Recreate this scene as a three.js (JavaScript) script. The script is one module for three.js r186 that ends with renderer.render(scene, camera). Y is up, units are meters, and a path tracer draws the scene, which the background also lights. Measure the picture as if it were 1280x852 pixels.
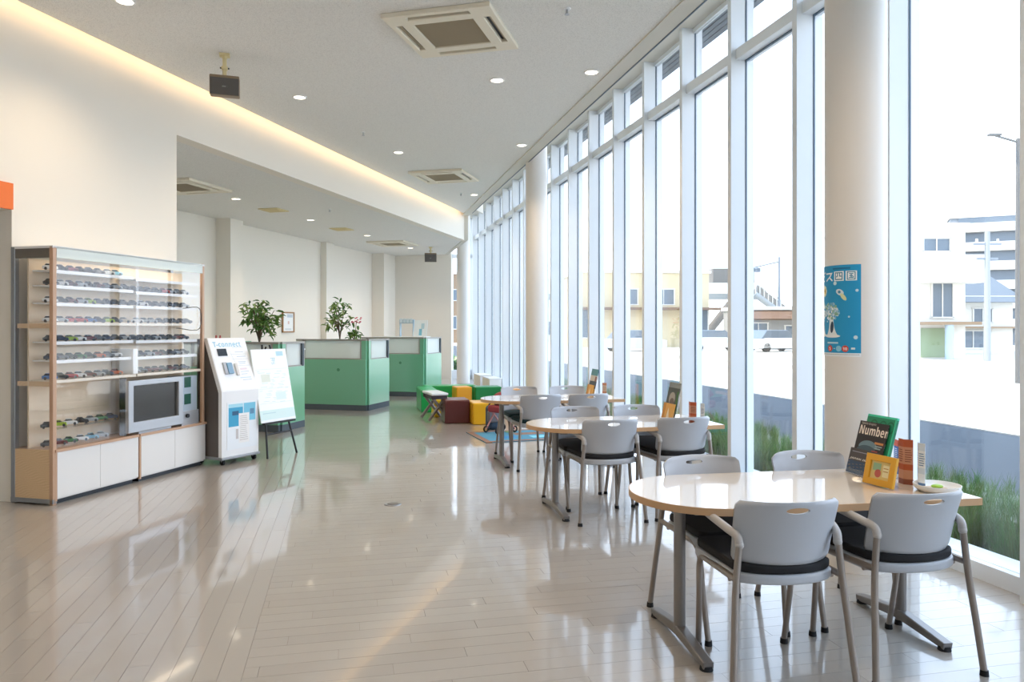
import * as THREE from 'three';
import { mergeGeometries } from 'three/addons/utils/BufferGeometryUtils.js';
import { RoundedBoxGeometry } from 'three/addons/geometries/RoundedBoxGeometry.js';
import { RectAreaLightUniformsLib } from 'three/addons/lights/RectAreaLightUniformsLib.js';
import { Brush, Evaluator, SUBTRACTION } from 'three-bvh-csg';

// ------------------------------------------------------------ camera, sky, sun, exposure
const scene = new THREE.Scene();
const renderer = new THREE.WebGLRenderer({ antialias: true });
renderer.toneMapping = THREE.LinearToneMapping;
renderer.toneMappingExposure = 1.08;
renderer.shadowMap.enabled = true;
RectAreaLightUniformsLib.init();
const camera = new THREE.PerspectiveCamera(2 * Math.atan(426 / 920) * 180 / Math.PI, 1280 / 852, 0.05, 400);
camera.position.set(0, 1.5, 0);
camera.lookAt(0, 1.5, -1);
camera.setViewOffset(1280, 852, 0, 16, 1280, 852);

const skyTex = (() => {                       // pale hazy sky: near white at the horizon, bluer overhead
  const w = 16, h = 64, a = new Float32Array(w * h * 4);
  for (let j = 0; j < h; j++) {
    const e = Math.max(0, Math.sin(((j + 0.5) / h - 0.5) * Math.PI)), t = Math.pow(e, 0.6);
    for (let i = 0; i < w; i++) {
      const o = (j * w + i) * 4;
      a[o] = 3.05 - 1.25 * t; a[o + 1] = 3.3 - 0.7 * t; a[o + 2] = 3.65 + 0.05 * t; a[o + 3] = 1;
    }
  }
  const t = new THREE.DataTexture(a, w, h, THREE.RGBAFormat, THREE.FloatType);
  t.mapping = THREE.EquirectangularReflectionMapping; t.magFilter = THREE.LinearFilter; t.needsUpdate = true;
  return t;
})();
scene.background = skyTex;

const WT = 12.7 * Math.PI / 180, LT = -14.7 * Math.PI / 180;       // the window wall and the display wall are not parallel
function at(th, x, z) { return [x * Math.cos(th) + z * Math.sin(th), -x * Math.sin(th) + z * Math.cos(th)]; }
const W2 = (D, s) => at(WT, D, -s), L2 = (p, s) => at(LT, -p, -s);

const sun = new THREE.DirectionalLight(0xfff0da, 5.5);
{ const [sx, sz] = W2(-5.7, 1.2); sun.position.set(sx * 10, 60, sz * 10); const [tx, tz] = W2(10, 20); sun.target.position.set(tx, 0, tz); sun.position.add(sun.target.position); }
sun.castShadow = true; sun.shadow.radius = 1; sun.shadow.mapSize.set(4096, 4096);
Object.assign(sun.shadow.camera, { left: -70, right: 70, top: 70, bottom: -70, near: 1, far: 220 });
scene.add(sun, sun.target);

// ------------------------------------------------------------ helpers
let seed = 7;
const rnd = () => { seed = (seed * 1664525 + 1013904223) >>> 0; return seed / 4294967296; };
const rr = (a, b) => a + (b - a) * rnd();
const taken = {};
function numbered(n) { const k = taken[n] = (taken[n] ?? -1) + 1; return k ? n + '_' + String(k).padStart(3, '0') : n; }
function mesh(name, geo, mat, parent) {
  const m = new THREE.Mesh(Array.isArray(geo) ? merge(geo) : geo, mat);
  m.name = name; m.castShadow = m.receiveShadow = true; if (parent) parent.add(m);
  return m;
}
function merge(list) {
  return mergeGeometries(list.map((g) => {
    const q = g.index ? g.toNonIndexed() : g;
    for (const k of Object.keys(q.attributes)) if (!['position', 'normal', 'uv'].includes(k)) q.deleteAttribute(k);
    return q;
  }));
}
function tag(o, label, category, group, kind) {
  o.userData.label = label; if (category) o.userData.category = category; if (group) o.userData.group = group; if (kind) o.userData.kind = kind; return o;
}
function thing(name, label, category, [x, y, z] = [0, 0, 0], turn = 0, group) {
  const o = new THREE.Group(); o.name = numbered(name); o.position.set(x, y, z); o.rotation.y = turn; scene.add(o);
  return tag(o, label, category, group);
}
const inW = (D, s, y = 0) => { const [x, z] = W2(D, s); return [x, y, z]; };
const inL = (p, s, y = 0) => { const [x, z] = L2(p, s); return [x, y, z]; };
function solo(name, label, category, geo, mat, pos = [0, 0, 0], turn = 0, group) {
  const m = mesh(numbered(name), geo, mat, scene); m.position.set(...pos); m.rotation.y = turn; return tag(m, label, category, group);
}
function struct(name, label, geo, mat, turn = 0, category = 'room') {
  const m = mesh(name, geo, mat, scene); m.rotation.y = turn; return tag(m, label, category, null, 'structure');
}
function metreUV(g) {                       // uv in metres, projected along each face's main axis
  const p = g.attributes.position, n = g.attributes.normal, uv = new Float32Array(p.count * 2);
  for (let i = 0; i < p.count; i++) {
    const ax = Math.abs(n.getX(i)), ay = Math.abs(n.getY(i)), az = Math.abs(n.getZ(i));
    if (ay >= ax && ay >= az) { uv[2 * i] = p.getX(i); uv[2 * i + 1] = p.getZ(i); }
    else if (ax >= az) { uv[2 * i] = p.getZ(i); uv[2 * i + 1] = p.getY(i); }
    else { uv[2 * i] = p.getX(i); uv[2 * i + 1] = p.getY(i); }
  }
  g.setAttribute('uv', new THREE.BufferAttribute(uv, 2)); return g;
}
// a box from its limits on each axis
function lim(x0, x1, y0, y1, z0, z1) { const g = new THREE.BoxGeometry(Math.abs(x1 - x0), y1 - y0, Math.abs(z1 - z0)); g.translate((x0 + x1) / 2, (y0 + y1) / 2, (z0 + z1) / 2); return metreUV(g); }
const limW = (D0, D1, y0, y1, s0, s1) => lim(D0, D1, y0, y1, -s0, -s1);
const limL = (p0, p1, y0, y1, s0, s1) => lim(-p0, -p1, y0, y1, -s0, -s1);
function box(w, h, d, x = 0, y = 0, z = 0) { const g = new THREE.BoxGeometry(w, h, d); g.translate(x, y, z); return g; }
function rbox(w, h, d, r = 0.01, x = 0, y = 0, z = 0, seg = 2) { const g = new RoundedBoxGeometry(w, h, d, seg, r); g.translate(x, y, z); return g; }
function cyl(r0, r1, h, x = 0, y = 0, z = 0, n = 20) { const g = new THREE.CylinderGeometry(r0, r1, h, n); g.translate(x, y, z); return g; }
function tube(pts, r, n = 24, k = 10) { return new THREE.TubeGeometry(new THREE.CatmullRomCurve3(pts.map((p) => new THREE.Vector3(...p)), false, 'centripetal'), n, r, k, false); }
function rod(a, b, r, k = 10) {
  const A = new THREE.Vector3(...a), B = new THREE.Vector3(...b), d = B.clone().sub(A), g = new THREE.CylinderGeometry(r, r, d.length(), k);
  g.applyQuaternion(new THREE.Quaternion().setFromUnitVectors(new THREE.Vector3(0, 1, 0), d.clone().normalize())); g.translate((A.x + B.x) / 2, (A.y + B.y) / 2, (A.z + B.z) / 2); return g;
}
function prism(points, y0, y1) {             // a horizontal slab over world x, z points
  const sh = new THREE.Shape(points.map(([x, z]) => new THREE.Vector2(x, -z)));
  const g = new THREE.ExtrudeGeometry(sh, { depth: y1 - y0, bevelEnabled: false }); g.rotateX(-Math.PI / 2); g.translate(0, y0, 0); return metreUV(g);
}
function side(points, w, bevel = 0) {        // a profile in (z, y) extruded along x, centred
  const sh = new THREE.Shape(points.map(([z, y]) => new THREE.Vector2(-z, y)));
  const g = new THREE.ExtrudeGeometry(sh, { depth: w - 2 * bevel, bevelEnabled: bevel > 0, bevelSize: bevel, bevelThickness: bevel, bevelSegments: 2 }); g.translate(0, 0, -(w - 2 * bevel) / 2); g.rotateY(Math.PI / 2); return g;
}
function canvasTex(w, h, draw) {
  const c = document.createElement('canvas'); c.width = w; c.height = h; draw(c.getContext('2d'), w, h);
  const t = new THREE.CanvasTexture(c); t.colorSpace = THREE.SRGBColorSpace; t.magFilter = THREE.LinearFilter; return t;
}
function noiseTex(n, f, srgb = true, repeat = 1) {
  const a = new Uint8Array(n * n * 4);
  for (let j = 0; j < n; j++) for (let i = 0; i < n; i++) { const v = f(i / n, j / n, i, j), o = (j * n + i) * 4; a[o] = v[0]; a[o + 1] = v[1]; a[o + 2] = v[2]; a[o + 3] = 255; }
  const t = new THREE.DataTexture(a, n, n); t.wrapS = t.wrapT = THREE.RepeatWrapping; t.magFilter = THREE.LinearFilter; if (srgb) t.colorSpace = THREE.SRGBColorSpace; t.repeat.set(repeat, repeat); t.needsUpdate = true; return t;
}
const std = (color, roughness = 0.6, o = {}) => new THREE.MeshStandardMaterial({ color, roughness, ...o });
const phys = (o) => new THREE.MeshPhysicalMaterial(o);

// ------------------------------------------------------------ materials
const speck = noiseTex(512, () => { const r = rnd(), v = 236 - (r < 0.12 ? 60 * rnd() : 0) + (rnd() - 0.5) * 12; return [v, v - 1, v - 6]; }, true, 0.55);
const paperN = noiseTex(256, () => { const v = 128 + (rnd() - 0.5) * 90; return [v, v, v]; }, false, 3);
const woodT = noiseTex(256, (u, v) => {
  const g = Math.sin((v * 40 + Math.sin(u * 6.283) * 0.6 + Math.sin(u * 6.283 * 2 + v * 6.283 * 3) * 0.8) * 6.283) * 5 + (rnd() - 0.5) * 8;
  return [224 + g, 192 + g, 150 + g];
}, true, 1.5);
const shadeBlueAsphaltT = noiseTex(256, () => { const v = 70 + (rnd() - 0.5) * 30; return [v - 6, v, v + 6]; }, true, 0.7);  // grey pushed to blue: the building's blue shade is put into the colour
const M = {
  wall: std(0xefe9dd, 0.85, { bumpMap: paperN, bumpScale: 0.0006 }),
  ceiling: std(0xffffff, 0.95, { map: speck }),
  ceilTrim: std(0xd8d4c8, 0.6),
  dark: std(0x23272b, 0.5), black: std(0x121316, 0.45), rubber: std(0x15161a, 0.7),
  frame: std(0xe9edf0, 0.35), gasket: std(0x4f6274, 0.5),
  eaves: std(0x6c7580, 0.7),
  column: std(0xece8e2, 0.38),
  glass: phys({ color: 0xffffff, roughness: 0.0, transmission: 1, thickness: 0, ior: 1.45 }),
  clear: phys({ color: 0xffffff, roughness: 0.02, transmission: 1, thickness: 0, ior: 1.45 }),
  frosted: phys({ color: 0xf0f5f3, roughness: 0.45, transmission: 0.5, thickness: 0, ior: 1.45 }),
  tiles: [0xaba49b, 0xada69d, 0xa9a299].map((c) => phys({ color: c, roughness: 0.32, clearcoat: 1, clearcoatRoughness: 0.06, ior: 1.5 })),
  joint: std(0x8c847a, 0.8),
  wood: std(0xffffff, 0.45, { map: woodT }), woodEdge: std(0xcfa67c, 0.4), woodPost: std(0xc6a184, 0.4),
  cabinet: std(0xe9e5df, 0.5), alu: std(0x9b9da0, 0.35, { metalness: 0.6 }),
  chairShell: std(0xb9bcc2, 0.42), chairLeg: std(0x9a9088, 0.36, { metalness: 0.55 }), chairArm: std(0xb9b5b2, 0.42),
  cushion: std(0x17171b, 0.8), cushionTeal: std(0x10353a, 0.8),
  tabletop: phys({ color: 0xe4d6c4, roughness: 0.16, clearcoat: 0.9, clearcoatRoughness: 0.03 }),
  tableLeg: std(0x8b8683, 0.33, { metalness: 0.6 }),
  green: phys({ color: 0x64ab86, roughness: 0.34, ior: 1.65, clearcoat: 1, clearcoatRoughness: 0.2 }), plinth: std(0x4a555d, 0.6), rail: std(0x98958f, 0.4, { metalness: 0.4 }),
  white: std(0xf1f1f0, 0.45), cream: std(0xece4d0, 0.5), vent: std(0xb6aa92, 0.7), creamVent: std(0xe2d3a2, 0.6),
  lamp: std(0xfff3df, 0.5, { emissive: 0xfff0d8, emissiveIntensity: 5 }),
  orange: std(0xf2751d, 0.5), silver: std(0xb9bcc0, 0.32, { metalness: 0.5 }),
  screen: phys({ color: 0x2a2620, roughness: 0.22, clearcoat: 0.4, clearcoatRoughness: 0.2 }),
  leaf: std(0x4f7a34, 0.45), leafLight: std(0x7c9a48, 0.45), bark: std(0x6a5845, 0.8), pot: std(0x3a3d3a, 0.6),
};

// ------------------------------------------------------------ the floor: slab, planks
const HC = 4.30, HLOW = 3.69, HTOP = 5.05;
const apex = (() => {                        // where the ceiling's two long edges meet
  const a = [Math.cos(WT), -Math.sin(WT)], b = [-Math.cos(LT), Math.sin(LT)], det = a[0] * b[1] - a[1] * b[0];
  return [(2.97 * b[1] - a[1] * 5.69) / det, (a[0] * 5.69 - 2.97 * b[0]) / det];
})();
const endCorner = L2(7.30, 20.7);
const footprint = [W2(3.72, -8), W2(3.72, 21.85), W2(3.0, 21.85), endCorner, L2(9.5, 20.75), L2(9.5, 7.0), L2(7.5, 7.0), L2(7.5, 1.9), L2(5.9, 1.9), L2(5.9, -6)];
const floor = struct('floor', 'glossy cream floor of narrow vinyl planks', prism(footprint, -0.12, -0.004), M.joint, 0, 'floor');
function inside(x, z, poly) {
  let c = false;
  for (let i = 0, j = poly.length - 1; i < poly.length; j = i++) if ((poly[i][1] > z) !== (poly[j][1] > z) && x < (poly[j][0] - poly[i][0]) * (z - poly[i][1]) / (poly[j][1] - poly[i][1]) + poly[i][0]) c = !c;
  return c;
}
{
  const LEN = 0.914, WID = 0.1016, GAP = 0.0014, planks = [];
  const put = (D, s, w, d) => {               // centre and size in the window wall's axes
    const [x, z] = W2(D, s);
    const q = [[-1, -1], [1, -1], [1, 1], [-1, 1]].every(([a, b]) => { const [u, v] = W2(D + a * w * 0.4, s + b * d * 0.4); return inside(u, v, footprint); });
    if (!q) return;
    const dx = x / -z, py = z < -0.3 ? 410 + 1380 / -z : 9999, px = 640 + 920 * dx;
    planks.push({ D, s, w, d, x, z, seen: z < -2.6 && px > -60 && px < 1340 && py < 900, r: Math.hypot(x, z), v: Math.floor(rnd() * 3), tx: rr(-1, 1) * 0.0007, tz: rr(-1, 1) * 0.0007 });
  };
  for (let k = 0; k < 293; k++) {             // rows square to the windows
    const s = -7.95 + (k + 0.5) * WID, off = (k * 0.37 % 1) * LEN;
    for (let a = -0.437 - LEN + off; a < 3.72; a += LEN) { const d0 = Math.max(a, -0.437), d1 = Math.min(a + LEN, 3.72); if (d1 - d0 > 0.006) put((d0 + d1) / 2, s, d1 - d0 - GAP, WID - GAP); }
  }
  for (let k = 0; k < 145; k++) {             // rows along the windows
    const D = -0.437 - (k + 0.5) * WID, off = (k * 0.41 % 1) * LEN;
    for (let a = -8 + off; a < 21.8; a += LEN) put(D, a + LEN / 2, WID - GAP, LEN - GAP);
  }
  const near = planks.filter((p) => p.seen).sort((a, b) => a.r - b.r).slice(0, 290), nearSet = new Set(near);
  const cache = {}, geoFor = (p) => cache[p.w.toFixed(3) + '_' + p.d.toFixed(3)] ??= box(p.w, 0.004, p.d, 0, -0.002, 0);
  for (const p of near) {
    const m = mesh('plank', geoFor(p), M.tiles[p.v], floor); m.position.set(p.x, 0, p.z); m.rotation.set(p.tx, WT, p.tz, 'YXZ');
  }
  for (let v = 0; v < 3; v++) {
    const list = planks.filter((p) => !nearSet.has(p) && p.v === v), pos = [], nor = [], uv = [], idx = [], e = new THREE.Euler(), mx = new THREE.Matrix4(), q = new THREE.Vector3();
    for (const p of list) {
      const g = geoFor(p); mx.makeRotationFromEuler(e.set(p.tx, WT, p.tz, 'YXZ')).setPosition(p.x, 0, p.z);
      const b = pos.length / 3, P = g.attributes.position, N = g.attributes.normal;
      for (let i = 0; i < P.count; i++) { q.fromBufferAttribute(P, i).applyMatrix4(mx); pos.push(q.x, q.y, q.z); q.fromBufferAttribute(N, i).transformDirection(mx); nor.push(q.x, q.y, q.z); uv.push(0, 0); }
      for (let i = 0; i < g.index.count; i++) idx.push(b + g.index.getX(i));
    }
    const g = new THREE.BufferGeometry(); g.setAttribute('position', new THREE.Float32BufferAttribute(pos, 3)); g.setAttribute('normal', new THREE.Float32BufferAttribute(nor, 3)); g.setAttribute('uv', new THREE.Float32BufferAttribute(uv, 2)); g.setIndex(idx);
    mesh('further_planks', g, M.tiles[v], floor).userData.kind = 'stuff';
  }
}

// ------------------------------------------------------------ walls and ceilings
struct('wall_left', 'cream display wall with an opening at its near end', [
  limL(5.79, 5.99, 0, HTOP, 5.05, 7.10), limL(5.79, 5.99, 2.52, HTOP, 2.4, 5.05), limL(5.79, 5.99, 0, HTOP, -6.2, 2.4),
  limL(5.99, 9.67, 0, HLOW, 6.95, 7.10), limL(5.79, 5.99, HLOW, HTOP, 7.10, 17.6),
  limL(7.4, 7.55, 0, 2.9, 1.8, 6.95), limL(5.99, 7.55, 0, 2.9, 1.7, 1.85), limL(5.99, 7.55, 2.75, 2.9, 1.8, 6.95)], M.wall, LT, 'wall');
struct('wall_back', 'long cream wall with pilasters behind the consultation booths', [
  limL(9.47, 9.67, 0, HLOW + 0.1, 7.0, 20.9), limL(9.14, 9.47, 0, HLOW, 12.75, 13.17), limL(9.31, 9.47, 0, HLOW, 16.9, 17.3), limL(9.09, 9.47, 0, HLOW, 19.88, 20.7)], M.wall, LT, 'wall');
struct('wall_end', 'cream end wall beyond the farthest green booth', [limL(7.30, 9.67, 0, HLOW + 0.1, 20.7, 20.9)], M.wall, LT, 'wall');
{
  const a = W2(3.95, -8), b = L2(5.99, -6.2), n = [b[0] - a[0], b[1] - a[1]], l = Math.hypot(...n), t = [-n[1] / l * 0.2, n[0] / l * 0.2], s = (t[1] > 0 ? 1 : -1);
  struct('wall_front', 'plain cream wall closing the room', prism([a, b, [b[0] + s * t[0], b[1] + s * t[1]], [a[0] + s * t[0], a[1] + s * t[1]]], 0, HTOP), M.wall, 0, 'wall');
}
struct('ceiling', 'speckled pale grey main ceiling', prism([W2(2.95, -8), apex, L2(5.69, -6.2)], HC, HC + 0.03), M.ceiling, 0, 'ceiling');
struct('ceiling_001', 'speckled lower ceiling above the consultation booths', prism([L2(5.985, 7.0), L2(5.985, 17.68), W2(2.86, 21.9), L2(9.6, 20.9), L2(9.6, 7.0)], HLOW, HLOW + 0.1), M.ceiling, 0, 'ceiling');
struct('ceiling_002', 'raised ceiling recess along the window heads', [limW(2.85, 3.77, 4.79, HTOP, -8, 21.9)], M.ceilTrim, WT, 'ceiling');
struct('trim_1', 'pale ceiling edge board along the window recess', [limW(2.80, 2.975, HC - 0.015, HC, -8, 18.0), limW(2.93, 2.975, HC, 4.79, -8, 18.3), limW(2.85, 2.96, HLOW, 4.79, 18.1, 21.9)], M.ceilTrim, WT, 'trim');
struct('trim_2', 'dark blind track on the ceiling edge', [limW(2.976, 2.99, HC - 0.02, HC + 0.03, -8, 17.6)], M.gasket, WT, 'trim');
struct('trim_3', 'cover board above the light cove', [limL(5.3, 5.85, 4.62, 4.66, -6, 17.4), limL(5.3, 5.34, HC + 0.03, 4.62, -6, 17.4)], M.wall, LT, 'trim');
struct('roof', 'flat roof slab over the building', prism([W2(4.38, -8.4), W2(4.38, 22.4), L2(9.9, 21.6), L2(9.9, 1.0), L2(7.6, -6.6)], HTOP, 5.5), std(0x9aa0a6, 0.8), 0, 'roof');
struct('baseboard_left', 'low brown-grey baseboard on the display wall', [limL(5.78, 5.79, 0, 0.06, -6, 2.4), limL(9.46, 9.47, 0, 0.06, 7.1, 20.7)], std(0xb5a592, 0.6), LT, 'baseboard');
{ // louvred underside of the eaves outside the glass
  const e = struct('eaves_soffit', 'grey boarded eaves outside above the tall windows', [limW(4.34, 4.4, 5.03, 5.52, -8.4, 22.4)], M.eaves, WT, 'eaves');
  for (let k = 0; k < 7; k++) mesh('soffit_board', limW(3.79 + k * 0.079, 3.852 + k * 0.079, 4.985, 5.02, -8.3, 22.3), M.eaves, e);
}
// orange header over the opening
solo('header_sign', 'orange band over the opening at the left edge', 'sign', [limL(5.76, 5.79, 2.52, 2.745, 2.45, 5.04)], M.orange, [0, 0, 0], LT);

// ------------------------------------------------------------ cove light along the display wall
{
  const t = thing('cove_light', 'warm strip lamp hidden in the ceiling cove of the display wall', 'lamp', [0, 0, 0], LT);
  mesh('lamp_tube', limL(5.54, 5.58, HC + 0.2, HC + 0.3, 0, 17), std(0xffe6c4, 0.5, { emissive: 0xffd6a4, emissiveIntensity: 1.2 }), t);
  const l = new THREE.RectAreaLight(0xffdcae, 7.5, 17, 0.1);
  l.position.set(-5.62, HC + 0.25, -8.5); t.add(l); l.rotation.set(0, 0, 0); l.lookAt(new THREE.Vector3(...inL(5.79, 8.5, HC - 0.02)));
}

// ------------------------------------------------------------ the tall window wall
const S0 = 4.30, PITCH = 1.052;
{
  const w = new THREE.Group(); w.name = 'window_1'; w.rotation.y = WT; scene.add(w); tag(w, 'tall glazed wall of white mullions along the right side', 'window', null, 'structure');
  mesh('sill', limW(3.69, 3.95, -0.1, 0.10, -8, 21.9), M.frame, w);
  mesh('head', [limW(3.72, 3.775, 4.74, 4.79, -8, 21.9)], M.frame, w);
  const mg = limW(3.59, 3.83, 0, 4.79, 0, 0.065), gg = [limW(3.74, 3.756, 0.1, 4.74, -0.004, 0), limW(3.74, 3.756, 0.1, 4.74, 0.065, 0.069)];
  const gm = merge(gg), tg = limW(3.64, 3.81, 4.07, 4.17, 0.065, PITCH), p0 = limW(3.745, 3.755, 0.1, 4.07, 0.066, PITCH - 0.001), p1 = limW(3.745, 3.755, 4.17, 4.74, 0.066, PITCH - 0.001);
  const ug = limW(3.733, 3.757, 4.06, 4.07, 0.073, PITCH - 0.008);
  for (let i = -11; i <= 16; i++) {
    const s = -(S0 + i * PITCH);
    const u = mesh('mullion', mg, M.frame, w); u.position.z = s; mesh('gasket', gm, M.gasket, u);
    if (i === 16) continue;
    const t = mesh('transom', tg, M.frame, w); t.position.z = s; mesh('gasket', ug, M.gasket, t);
    mesh('pane', p0, M.glass, w).position.z = s; mesh('pane', p1, M.glass, w).position.z = s;
  }
  const e = new THREE.Group(); e.name = 'window_2'; e.rotation.y = WT; scene.add(e); tag(e, 'narrow glazed strip closing the far end of the room', 'window', null, 'structure');
  mesh('frame', [limW(2.97, 3.05, 0, 4.79, 21.78, 21.9), limW(3.6, 3.8, 0, 4.79, 21.78, 21.9), limW(3.0, 3.7, 0, 0.25, 21.78, 21.9), limW(3.0, 3.7, 3.6, 3.7, 21.78, 21.9)], M.frame, e);
  mesh('pane', limW(3.05, 3.6, 0.25, 4.79, 21.83, 21.84), M.glass, e);
}
[['round white column with the blue poster', 4.06], ['round white column behind the farthest table', 12.05], ['round white column at the far end by the booths', 20.0], ['round white column at the near end of the window wall', -4.0]].forEach(([l, s]) => {
  const g = new THREE.CylinderGeometry(0.181, 0.181, 4.79, 64); g.translate(0, 2.395, 0);
  const m = solo('column', l, 'column', g, M.column, inW(3.14, s)); m.userData.kind = 'structure'; m.userData.category = 'column';
});

// ------------------------------------------------------------ ceiling fittings
function downlight(p, s, y, label) {
  const t = thing('ceiling_downlight', label, 'downlight', inL(p, s, y), 0, 'recessed ceiling downlights');
  mesh('trim_ring', new THREE.TorusGeometry(0.075, 0.012, 10, 32).rotateX(Math.PI / 2), M.white, t);
  mesh('lamp', cyl(0.07, 0.07, 0.008, 0, -0.004, 0, 32), M.lamp, t);
  const l = new THREE.SpotLight(0xffe2be, 8.5, 0, 1.15, 0.6); l.position.set(0, -0.02, 0); l.castShadow = true; l.shadow.radius = 3; l.target.position.set(0, -1, 0); t.add(l, l.target);
}
[[4.8, 5.25, 'downlight at the top edge above the display wall'], [4.75, 7.97, 'downlight to the right of the nearer hanging speaker'], [4.72, 10.87, 'downlight between the cove and the farther air conditioner'], [2.27, 7.99, 'downlight just beyond the nearer ceiling air conditioner'],
  [1.2, 8.0, 'nearest downlight beside the tall windows'], [2.71, 10.92, 'middle downlight of the row beside the windows'], [4.68, 14.72, 'farthest downlight on the main ceiling'],
  [4.8, 2.5, 'downlight above the opening with the orange band'], [2.3, 3.6, 'downlight above the open floor'], [0, 3.2, 'downlight above the near floor'], [-1.6, 3.4, 'downlight above the front table'], [2.0, -1.5, 'downlight at the front of the room']].forEach(([p, s, l]) => downlight(p, s, HC, l));
[[7.67, 10.85, 'nearest downlight on the lower ceiling'], [7.71, 13.35, 'second downlight on the lower ceiling'], [7.71, 15.93, 'third downlight on the lower ceiling'], [7.77, 18.7, 'farthest downlight on the lower ceiling']].forEach(([p, s, l]) => downlight(p, s, HLOW, l));
function cassette(p, s, y, label, w = 1.0) {
  const t = thing('ceiling_air_conditioner', label, 'air conditioner', inL(p, s, y), LT, 'ceiling air conditioners'), h = 0.03;
  const sh = new THREE.Shape(); sh.moveTo(-w / 2, -w / 2); sh.lineTo(w / 2, -w / 2); sh.lineTo(w / 2, w / 2); sh.lineTo(-w / 2, w / 2); sh.closePath();
  const a = 0.36 * w, b0 = 0.385 * w, b1 = 0.455 * w;
  const hole = (x0, x1, z0, z1) => { const q = new THREE.Path(); q.moveTo(x0, z0); q.lineTo(x1, z0); q.lineTo(x1, z1); q.lineTo(x0, z1); q.closePath(); sh.holes.push(q); };
  hole(-0.3 * w, 0.3 * w, b0, b1); hole(-0.3 * w, 0.3 * w, -b1, -b0); hole(b0, b1, -0.3 * w, 0.3 * w); hole(-b1, -b0, -0.3 * w, 0.3 * w); hole(-0.29 * w, 0.29 * w, -0.29 * w, 0.29 * w);
  const g = new THREE.ExtrudeGeometry(sh, { depth: h, bevelEnabled: true, bevelSize: 0.006, bevelThickness: 0.006, bevelSegments: 1 }); g.rotateX(Math.PI / 2); g.translate(0, -0.006, 0);
  mesh('panel', g, M.cream, t);
  const bars = []; for (let k = -14; k <= 14; k++) bars.push(box(0.56 * w, 0.006, 0.006, 0, -0.03, k * 0.0195 * w));
  const gr = mesh('intake_grille', [box(0.58 * w, 0.008, 0.58 * w, 0, -0.018, 0), ...bars], M.vent, t);
  for (const r of [0, 1, 2, 3]) { const v = mesh('outlet', box(0.6 * w, 0.006, 0.07 * w, 0, -0.006, 0.42 * w), M.dark, t); v.rotation.y = r * Math.PI / 2; mesh('louvre', box(0.56 * w, 0.005, 0.022 * w, 0, -0.012, 0.432 * w), M.vent, v); }
}
cassette(2.29, 6.55, HC, 'large square air conditioner nearest on the main ceiling');
cassette(4.63, 12.75, HC, 'farther square air conditioner on the main ceiling');
cassette(7.75, 9.65, HLOW, 'air conditioner half hidden behind the display wall corner');
cassette(7.75, 17.5, HLOW, 'air conditioner at the far end of the lower ceiling');
[[7.72, 12.05, 'nearer small square vent on the lower ceiling'], [7.76, 14.76, 'farther small square vent on the lower ceiling']].forEach(([p, s, l]) => {
  const t = thing('ceiling_vent', l, 'vent', inL(p, s, HLOW), LT, 'small ceiling vents');
  mesh('plate', rbox(0.4, 0.016, 0.4, 0.005, 0, -0.008, 0), M.creamVent, t);
  for (let k = -2; k <= 2; k++) mesh('slat', box(0.34, 0.012, 0.03, 0, -0.02, k * 0.06), M.creamVent, t);
});
[[4.72, 9.62, HC, 'sprinkler head beyond the downlight of the hanging speaker'], [1.17, 6.36, HC, 'sprinkler head right of the nearer air conditioner'], [6.67, 12.23, HLOW, 'sprinkler head on the lower ceiling'], [4.9, 14.5, HC, 'sprinkler head near the farthest main downlight']].forEach(([p, s, y, l]) => {
  const t = thing('sprinkler_head', l, 'sprinkler', inL(p, s, y), 0, 'ceiling sprinklers');
  mesh('flange', cyl(0.035, 0.03, 0.01, 0, -0.005, 0), M.white, t); mesh('nozzle', [cyl(0.01, 0.01, 0.04, 0, -0.03, 0), cyl(0.022, 0.022, 0.004, 0, -0.052, 0)], M.silver, t);
});
function speaker([x, y, z], turn, drop, w, h, label) {
  const t = thing('hanging_speaker', label, 'speaker', [x, y, z], turn, 'speakers hung from the ceiling');
  mesh('ceiling_plate', rbox(0.1, 0.02, 0.1, 0.004, 0, -0.01, 0), M.creamVent, t);
  const b = mesh('bracket', [cyl(0.02, 0.02, drop, 0, -drop / 2, 0), cyl(0.032, 0.032, 0.03, 0, -drop * 0.65, 0), cyl(0.028, 0.028, 0.02, 0, -0.03, 0)], M.creamVent, t);
  mesh('bolt', rod([-0.045, -drop * 0.65, 0.0], [0.045, -drop * 0.65, 0], 0.008), M.dark, b);
  const c = mesh('cabinet', rbox(w, h, 0.17, 0.012, 0, -drop - h / 2, 0), std(0x8c7860, 0.5), t); c.rotation.x = 0.12;
  const gr = mesh('grille', rbox(w * 0.97, h * 0.84, 0.02, 0.006, 0, -drop - h / 2 - 0.012, 0.083), std(0x5f5b57, 0.8), t); gr.rotation.x = 0.12;
  const logo = canvasTex(128, 40, (g) => { g.fillStyle = '#5f5b57'; g.fillRect(0, 0, 128, 40); g.fillStyle = '#c4c2be'; g.font = 'bold italic 30px sans-serif'; g.fillText('BOSE', 18, 31); });
  mesh('badge', box(0.06, 0.018, 0.003, 0, -drop - h / 2 - 0.014, 0.094), std(0xffffff, 0.5, { map: logo }), gr);
}
speaker([-2.94, HC, -7.53], 0.32, 0.22, 0.285, 0.2, 'dark speaker on a beige bracket nearest under the main ceiling');
speaker([-2.2, HLOW, -19.9], 0.1, 0.16, 0.32, 0.24, 'small far speaker hanging near the end wall');

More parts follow.
